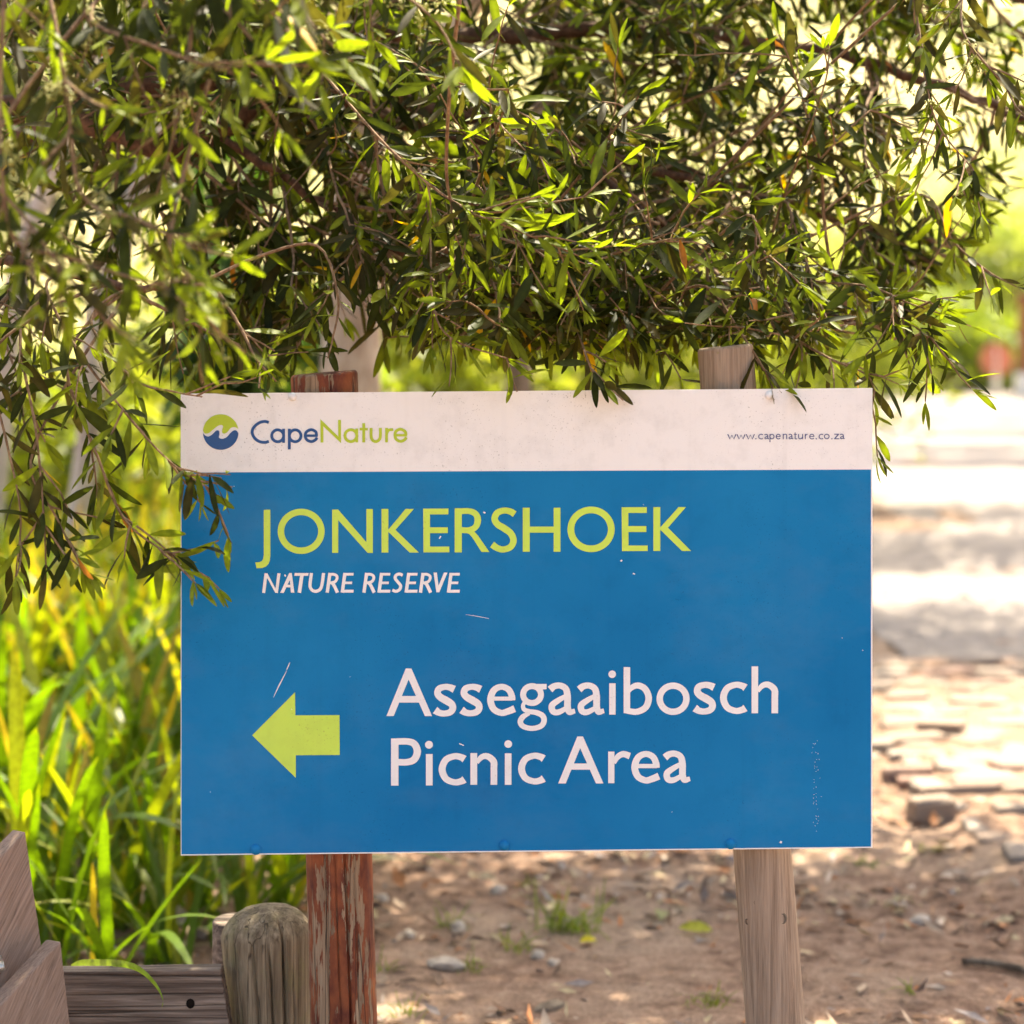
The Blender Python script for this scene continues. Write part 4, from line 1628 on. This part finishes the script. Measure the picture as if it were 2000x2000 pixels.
def cuboid(name, lo, hi, mat, parent):
    (a, b, c_), (d, e, f_) = lo, hi
    v = [(a, b, c_), (d, b, c_), (d, e, c_), (a, e, c_), (a, b, f_), (d, b, f_), (d, e, f_), (a, e, f_)]
    o = mesh_obj(name, v, [(3, 2, 1, 0), (4, 5, 6, 7), (0, 1, 5, 4), (1, 2, 6, 5), (2, 3, 7, 6), (3, 0, 4, 7)], mat, parent)
    bv_ = o.modifiers.new('bevel', 'BEVEL')
    bv_.width = .02
    return o


cuboid('shaft', (x0 - .16, 40.84, .42), (x0 + .16, 41.16, 1.75), M_PILLAR, gp)
cuboid('base', (x0 - .2, 40.8, -.05), (x0 + .2, 41.2, .42), M_WPAINT, gp)
cuboid('cap', (x0 - .19, 40.81, 1.75), (x0 + .19, 41.19, 1.83), M_PILLAR, gp)


# ------------------------------------------------------------------ sword-leaved plants on the left
def sword_mesh(seed, L, W_, bend, tint, fold=.0):
    r = random.Random(seed)
    n = 9
    V, T = [], []
    for i in range(n + 1):
        t = i / n
        x = bend * t * t * L
        z = L * (t - .42 * abs(bend) * t ** 3)
        wd = W_ * (.55 + .9 * t) * (1 - t) ** .55 if t > .25 else W_ * (.5 + .9 * t)
        wd = max(wd, .0006) * .5
        for s in (-1, 0, 1):
            V.append((x + (0.12 * wd if s else 0), s * wd, z))
            k = (1.15 if s == 0 else .95) * (1 - .12 * t)
            yel = max(0, t - .93) * 6
            T.append((tint[0] * k + yel * .12, tint[1] * k + yel * .02, tint[2] * k))
    F = []
    for i in range(n):
        for s in (0, 1):
            a = i * 3 + s
            F += [(a, a + 1, a + 4), (a, a + 4, a + 3)]
    return np.array(V), np.array(F), np.array(T)


SWORDS = []
for k in range(14):
    rr = random.Random(100 + k)
    bend = rr.choice([.08, .15, .3, .45, .65, .9]) * rr.choice([1, 1])
    g = rr.uniform(.8, 1.25)
    ti = (.085 * g, .150 * g, .014 * g) if k % 4 else (.18 * g, .21 * g, .025 * g)
    if k == 13:
        ti = (.26, .20, .04)
    V, F, T = sword_mesh(k, 1.0, .066, bend, ti)
    o = np_mesh('leaf', V, F, M_SWORD, T, None, True)
    SWORDS.append(o.data)
    bpy.data.objects.remove(o)


def sword_plant(label, px0, Y, leaves, hmin, hmax, spread, seed, group='sword-leaved plants left of the sign', bias=0.0):
    r = random.Random(seed)
    x = (px0 - 1000) / FPX * Y
    root = empty('sword_plant', (x, Y, gh(x, Y)))
    tag(root, label, 'plant', group)
    for k in range(leaves):
        me = SWORDS[r.randrange(13)] if r.random() < .95 else SWORDS[13]
        o = bpy.data.objects.new('leaf', me)
        o.location = (r.gauss(0, .035), r.gauss(0, .035), -.02)
        h = r.uniform(hmin, hmax)
        o.scale = (h, h * r.uniform(.75, 1.15), h)
        az = r.uniform(0, 6.283)
        o.rotation_euler = (r.gauss(0, spread * .5), abs(r.gauss(spread, spread * .5)), az + bias)
        link(o, root)
    return root


sword_plant('tall sword-leaved plant beside the slanted boards', 30, 5.6, 16, .62, .95, .22, 1)
sword_plant('sword-leaved plant with broad upright leaves above the grey rail', 175, 5.35, 12, .35, .62, .30, 2)
sword_plant('arching sword-leaved plant at the foot of the sign edge', 285, 5.9, 18, .45, .70, .34, 3)
sword_plant('sword-leaved plant directly behind the dome-topped bollard', 480, 5.9, 14, .40, .62, .36, 4)
sword_plant('sword-leaved plant tucked behind the lower left sign corner', 365, 6.4, 16, .5, .85, .26, 5)
sword_plant('tall sword-leaved plant at the left edge of the picture', -20, 6.5, 20, .7, 1.05, .2, 6)
sword_plant('tall sword-leaved plant between the left edge and the sign', 130, 7.0, 20, .7, 1.05, .24, 7)
sword_plant('sunlit sword-leaved plant close to the sign edge', 270, 7.3, 20, .7, 1.0, .24, 8)
sword_plant('leaning sword-leaved plant behind the red post', 590, 6.6, 12, .4, .6, .4, 9)
sword_plant('dense sword-leaved plant right behind the rear slanted board', 95, 6.1, 20, .55, .85, .26, 10)
sword_plant('bushy sword-leaved plant in the gap between board tops and sign', 215, 6.55, 22, .55, .85, .3, 11)
sword_plant('dark sword-leaved plant under the lower left sign corner', 420, 6.9, 18, .5, .75, .34, 12)
sword_plant('sunlit sword-leaved plant at the left edge behind the tallest one', 40, 7.5, 22, .75, 1.0, .22, 13)
sword_plant('sunlit sword-leaved plant halfway up beside the blue field', 320, 7.9, 22, .7, 1.0, .25, 14)
sword_plant('low sword-leaved plant left of the red post under the sign', 530, 7.2, 16, .45, .65, .34, 15)
sword_plant('arching green plant above the middle of the grey rail', 330, 5.55, 18, .38, .62, .48, 16)
sword_plant('arching green plant just left of the bollard dome', 400, 6.1, 18, .42, .62, .46, 17)
sword_plant('green plant between the bollard dome and the red post', 555, 6.15, 16, .40, .58, .42, 18)
sword_plant('arching plant over the left end of the grey rail', 225, 5.9, 18, .42, .7, .42, 19)
sword_plant('upright green plant just right of the rear slanted board', 130, 5.75, 16, .55, .8, .22, 20)
sword_plant('dense green plant filling the corner below the sign edge', 330, 6.7, 22, .55, .85, .34, 21)

# farther meadow of the same leaves, one mass
Vs, Fs, Ts, nb = [], [], [], 0
rg = random.Random(77)
for k in range(3200):
    Yk = rg.uniform(7.6, 13.5)
    xk = rg.uniform(-.235 * Yk - .1, -.075 * Yk)
    V, F, T = [a.copy() for a in sword_mesh(k, rg.uniform(.45, .95), .034, abs(rg.gauss(.25, .35)),
                                            (rg.uniform(.14, .36), rg.uniform(.22, .32), rg.uniform(.012, .06)))]
    az, tl = rg.uniform(0, 6.283), rg.gauss(.12, .15)
    M3 = np.array((Matrix.Rotation(az, 3, 'Z') @ Matrix.Rotation(tl, 3, 'Y')))
    V = V @ M3.T + np.array((xk, Yk, 0))
    Vs.append(V); Fs.append(F + nb); Ts.append(T)
    nb += len(V)
tag(np_mesh('tall_grass', np.concatenate(Vs), np.concatenate(Fs), M_SWORD, np.concatenate(Ts), None, True), 'sunlit tall grass behind the plants on the left', 'grass', kind='stuff')


bl = spline([P(120, 1960, 4.5), P(140, 1890, 4.42), P(200, 1880, 4.25), P(262, 1888, 4.1), P(300, 1918, 4.06), P(318, 1950, 4.05), P(316, 1968, 4.05)], 5)
nb_ = len(bl)
bv2 = []
for i, p in enumerate(bl):
    w_ = .0062 * (1 - (i / nb_) ** 3) + .0006
    bv2 += [p + Vector((0, -.2 * w_, w_)), p + Vector((0, -w_ * .6, 0)), p + Vector((0, 0, -w_))]
bF = np.array([f_ for i in range(nb_ - 1) for f_ in ((i * 3, i * 3 + 1, i * 3 + 4), (i * 3, i * 3 + 4, i * 3 + 3), (i * 3 + 1, i * 3 + 2, i * 3 + 5), (i * 3 + 1, i * 3 + 5, i * 3 + 4))])
bT = np.array([(.16 + .25 * max(0, i / nb_ - .9) * 8, .24, .05) for i in range(nb_) for _ in range(3)])
tag(np_mesh('wild_grass', np.array([tuple(a) for a in bv2]), bF, M_SWORD, bT, None, True), 'single thin grass blade arching over the grey rail', 'grass')

# ------------------------------------------------------------------ floor litter, tufts, stones
n = 26000
Yl = RNG.uniform(4.8, 10, n)
Xl = RNG.uniform(-.28, .30, n) * Yl
keep = RNG.random(n) < np.where(Xl > 1.3, .25, 1.0)
# a bare trodden patch
bare = ((Xl - .55) / .75) ** 2 + ((Yl - 5.55) / .42) ** 2
keep &= (bare > 1) | (RNG.random(n) < .15)
keep &= RNG.random(n) < np.array([.25 + 1.1 * max(0.0, noise.noise((a * 2.2, b * 2.2, 4)) + .35) for a, b in zip(Xl, Yl)])
Xl, Yl = Xl[keep], Yl[keep]
n = len(Xl)
Zl = np.array([gh(a, b) for a, b in zip(Xl, Yl)]) + RNG.uniform(.001, .012, n)
PAL = np.array([(.30, .17, .10), (.20, .11, .07), (.36, .26, .19), (.11, .07, .05), (.42, .33, .27), (.34, .14, .06), (.46, .36, .22), (.24, .20, .19)])
dl = np.stack([RNG.normal(size=n), RNG.normal(size=n), RNG.normal(0, .12, n)], 1)
nl = np.stack([RNG.normal(0, .35, n), RNG.normal(0, .35, n), np.ones(n)], 1)
sz = .012 + .075 * RNG.random(n) ** 2.2
lit = dict(p=np.stack([Xl, Yl, Zl], 1), d=dl, n=nl, len=sz, wid=sz * RNG.uniform(.15, .5, n), curl=RNG.normal(0, .3, n),
           tint=PAL[RNG.integers(0, len(PAL), n)] * RNG.uniform(.7, 1.2, (n, 1)))
V, F, T = leaves_to_arrays(lit, 1)
tag(np_mesh('leaf_litter', V, F, M_LITTER, T), 'dry leaf litter scattered over the earth', 'leaf litter', kind='stuff')


def ground_at(px0, py0):
    Y = FPX * CAM_H / (py0 - 600)
    x = (px0 - 1000) / FPX * Y
    return Vector((x, Y, gh(x, Y)))


def tuft(label, px0, py0, w, h, blades, seed, col=((.10, .17, .015), (.22, .25, .03))):
    r = random.Random(seed)
    b = ground_at(px0, py0)
    Vs, Fs, Ts, nb = [], [], [], 0
    for k in range(blades):
        m = r.random()
        tint = tuple(col[0][i] * (1 - m) + col[1][i] * m for i in range(3))
        V, F, T = sword_mesh(k, h * r.uniform(.5, 1.25), .055, abs(r.gauss(.5, .4)), tint)
        M3 = np.array(Matrix.Rotation(r.uniform(0, 6.283), 3, 'Z') @ Matrix.Rotation(abs(r.gauss(.5, .4)), 3, 'Y'))
        V = V * np.array((1, h * .9, 1))
        V = V @ M3.T + np.array((r.gauss(0, w * .3), r.gauss(0, w * .25), -.004))
        Vs.append(V); Fs.append(F + nb); Ts.append(T)
        nb += len(V)
    o = np_mesh('grass_tuft', np.concatenate(Vs), np.concatenate(Fs), M_SWORD, np.concatenate(Ts), None, True)
    o.location = b
    tag(o, label, 'grass tuft', 'weeds on the bare earth')


tuft('largest bright green grass tuft below the middle of the sign', 1115, 1815, .12, .13, 60, 1)
tuft('small grass tuft below and left of the largest tuft', 1010, 1850, .10, .08, 22, 2)
tuft('thin weed halfway between the red post and the largest tuft', 880, 1810, .05, .09, 16, 3)
tuft('small weed on the earth in front of the pale flat stone', 920, 1895, .05, .06, 18, 4)
tuft('weed hugging the right side of the red post', 745, 1900, .04, .06, 14, 5)
tuft('grass tuft at the bottom left of the tan post', 1395, 1960, .09, .06, 26, 6)
tuft('dark green weed just right of the tan post under the sign', 1690, 1690, .07, .05, 30, 7, ((.05, .12, .015), (.10, .17, .02)))
tuft('low weed on the earth right of the tan post', 1760, 1765, .09, .035, 22, 8)
tuft('young shoot at the lower right of the tan post', 1782, 1945, .03, .07, 10, 9)
tuft('weed growing from the edge of the brick paving', 1820, 1665, .06, .06, 20, 10)
tuft('weed growing between the bricks at the right', 1895, 1625, .05, .04, 18, 11)
tuft('thin yellow-green weed under the sign left of centre', 1025, 1735, .05, .05, 12, 12)
tuft('grassy tuft at the bottom edge right of the red post', 800, 1990, .07, .06, 22, 13)


def stone(label, px0, py0, sx, sy, sz_, seed, mat=None):
    r = random.Random(seed)
    bm = bmesh.new()
    bmesh.ops.create_icosphere(bm, subdivisions=2, radius=1)
    for v in bm.verts:
        k = 1 + .28 * noise.noise(v.co * 1.3 + Vector((seed, 0, 0)))
        v.co = Vector((v.co.x * sx * k, v.co.y * sy * k, v.co.z * sz_ * k))
    me = bpy.data.meshes.new('stone')
    bm.to_mesh(me)
    bm.free()
    me.materials.append(mat or M_STONE)
    o = link(bpy.data.objects.new('stone', me))
    b = ground_at(px0, py0)
    o.location = b + Vector((0, 0, sz_ * .45))
    o.rotation_euler = (0, 0, r.uniform(0, 3))
    tag(o, label, 'stone', 'stones lying on the earth')


stone('whitish stone between the red post and the largest grass tuft', 972, 1748, .024, .02, .016, 1)
stone('flat pale stone low on the earth right of the red post', 872, 1890, .05, .03, .02, 2)
stone('small white stone beside the thin weed', 895, 1815, .02, .02, .018, 3)
stone('light pebble just below the largest grass tuft', 1050, 1865, .02, .016, .014, 4)
stone('small pale pebble right of the light pebble', 1078, 1882, .014, .012, .01, 5)
stone('grey stone near the red post halfway down', 795, 1830, .022, .02, .014, 6)
stone('dark half-buried stone at the bottom of the bare patch', 1075, 1968, .05, .025, .012, 7, M_BARK)
stone('grey stone beyond the tan post at the right', 1795, 1795, .035, .02, .015, 8)
stone('whitish stone under the sign near the red post', 745, 1765, .022, .02, .015, 9)


def fallen(label, px0, py0, L, tint, seed, name='fallen_leaf', wid=.5):
    b = ground_at(px0, py0)
    r = random.Random(seed)
    a = r.uniform(0, 6.28)
    D = dict(p=np.array([[0, 0, .01]]), d=np.array([[math.cos(a), math.sin(a) * .5, .15]]), n=np.array([[0.1, -.5, 1.0]]), len=np.array([L]),
             wid=np.array([L * wid]), curl=np.array([.25]), tint=np.array([tint]))
    V, F, T = leaves_to_arrays(D, 2)
    o = np_mesh(name, V, F, M_LEAF, T, None, True)
    o.location = b
    tag(o, label, 'leaf', 'fallen leaves')


fallen('bright yellow fallen leaf at the foot of the largest grass tuft', 1132, 1842, .05, (.6, .52, .04), 1)
fallen('yellow-green fallen leaf on the earth left of the tan post', 1325, 1815, .085, (.35, .36, .06), 2)
fallen('curled grey-green fallen leaf beside the yellow-green one', 1290, 1800, .08, (.26, .26, .14), 3)

st = Tubes(6)
pts = [ground_at(a, b) + Vector((0, 0, .012)) for a, b in ((1880, 1885), (1935, 1893), (1990, 1905), (2060, 1925))]
st.add(spline(pts, 4), [.010] * 13)
tag(st.build('stick', M_BARK), 'grey fallen stick at the lower right', 'stick')
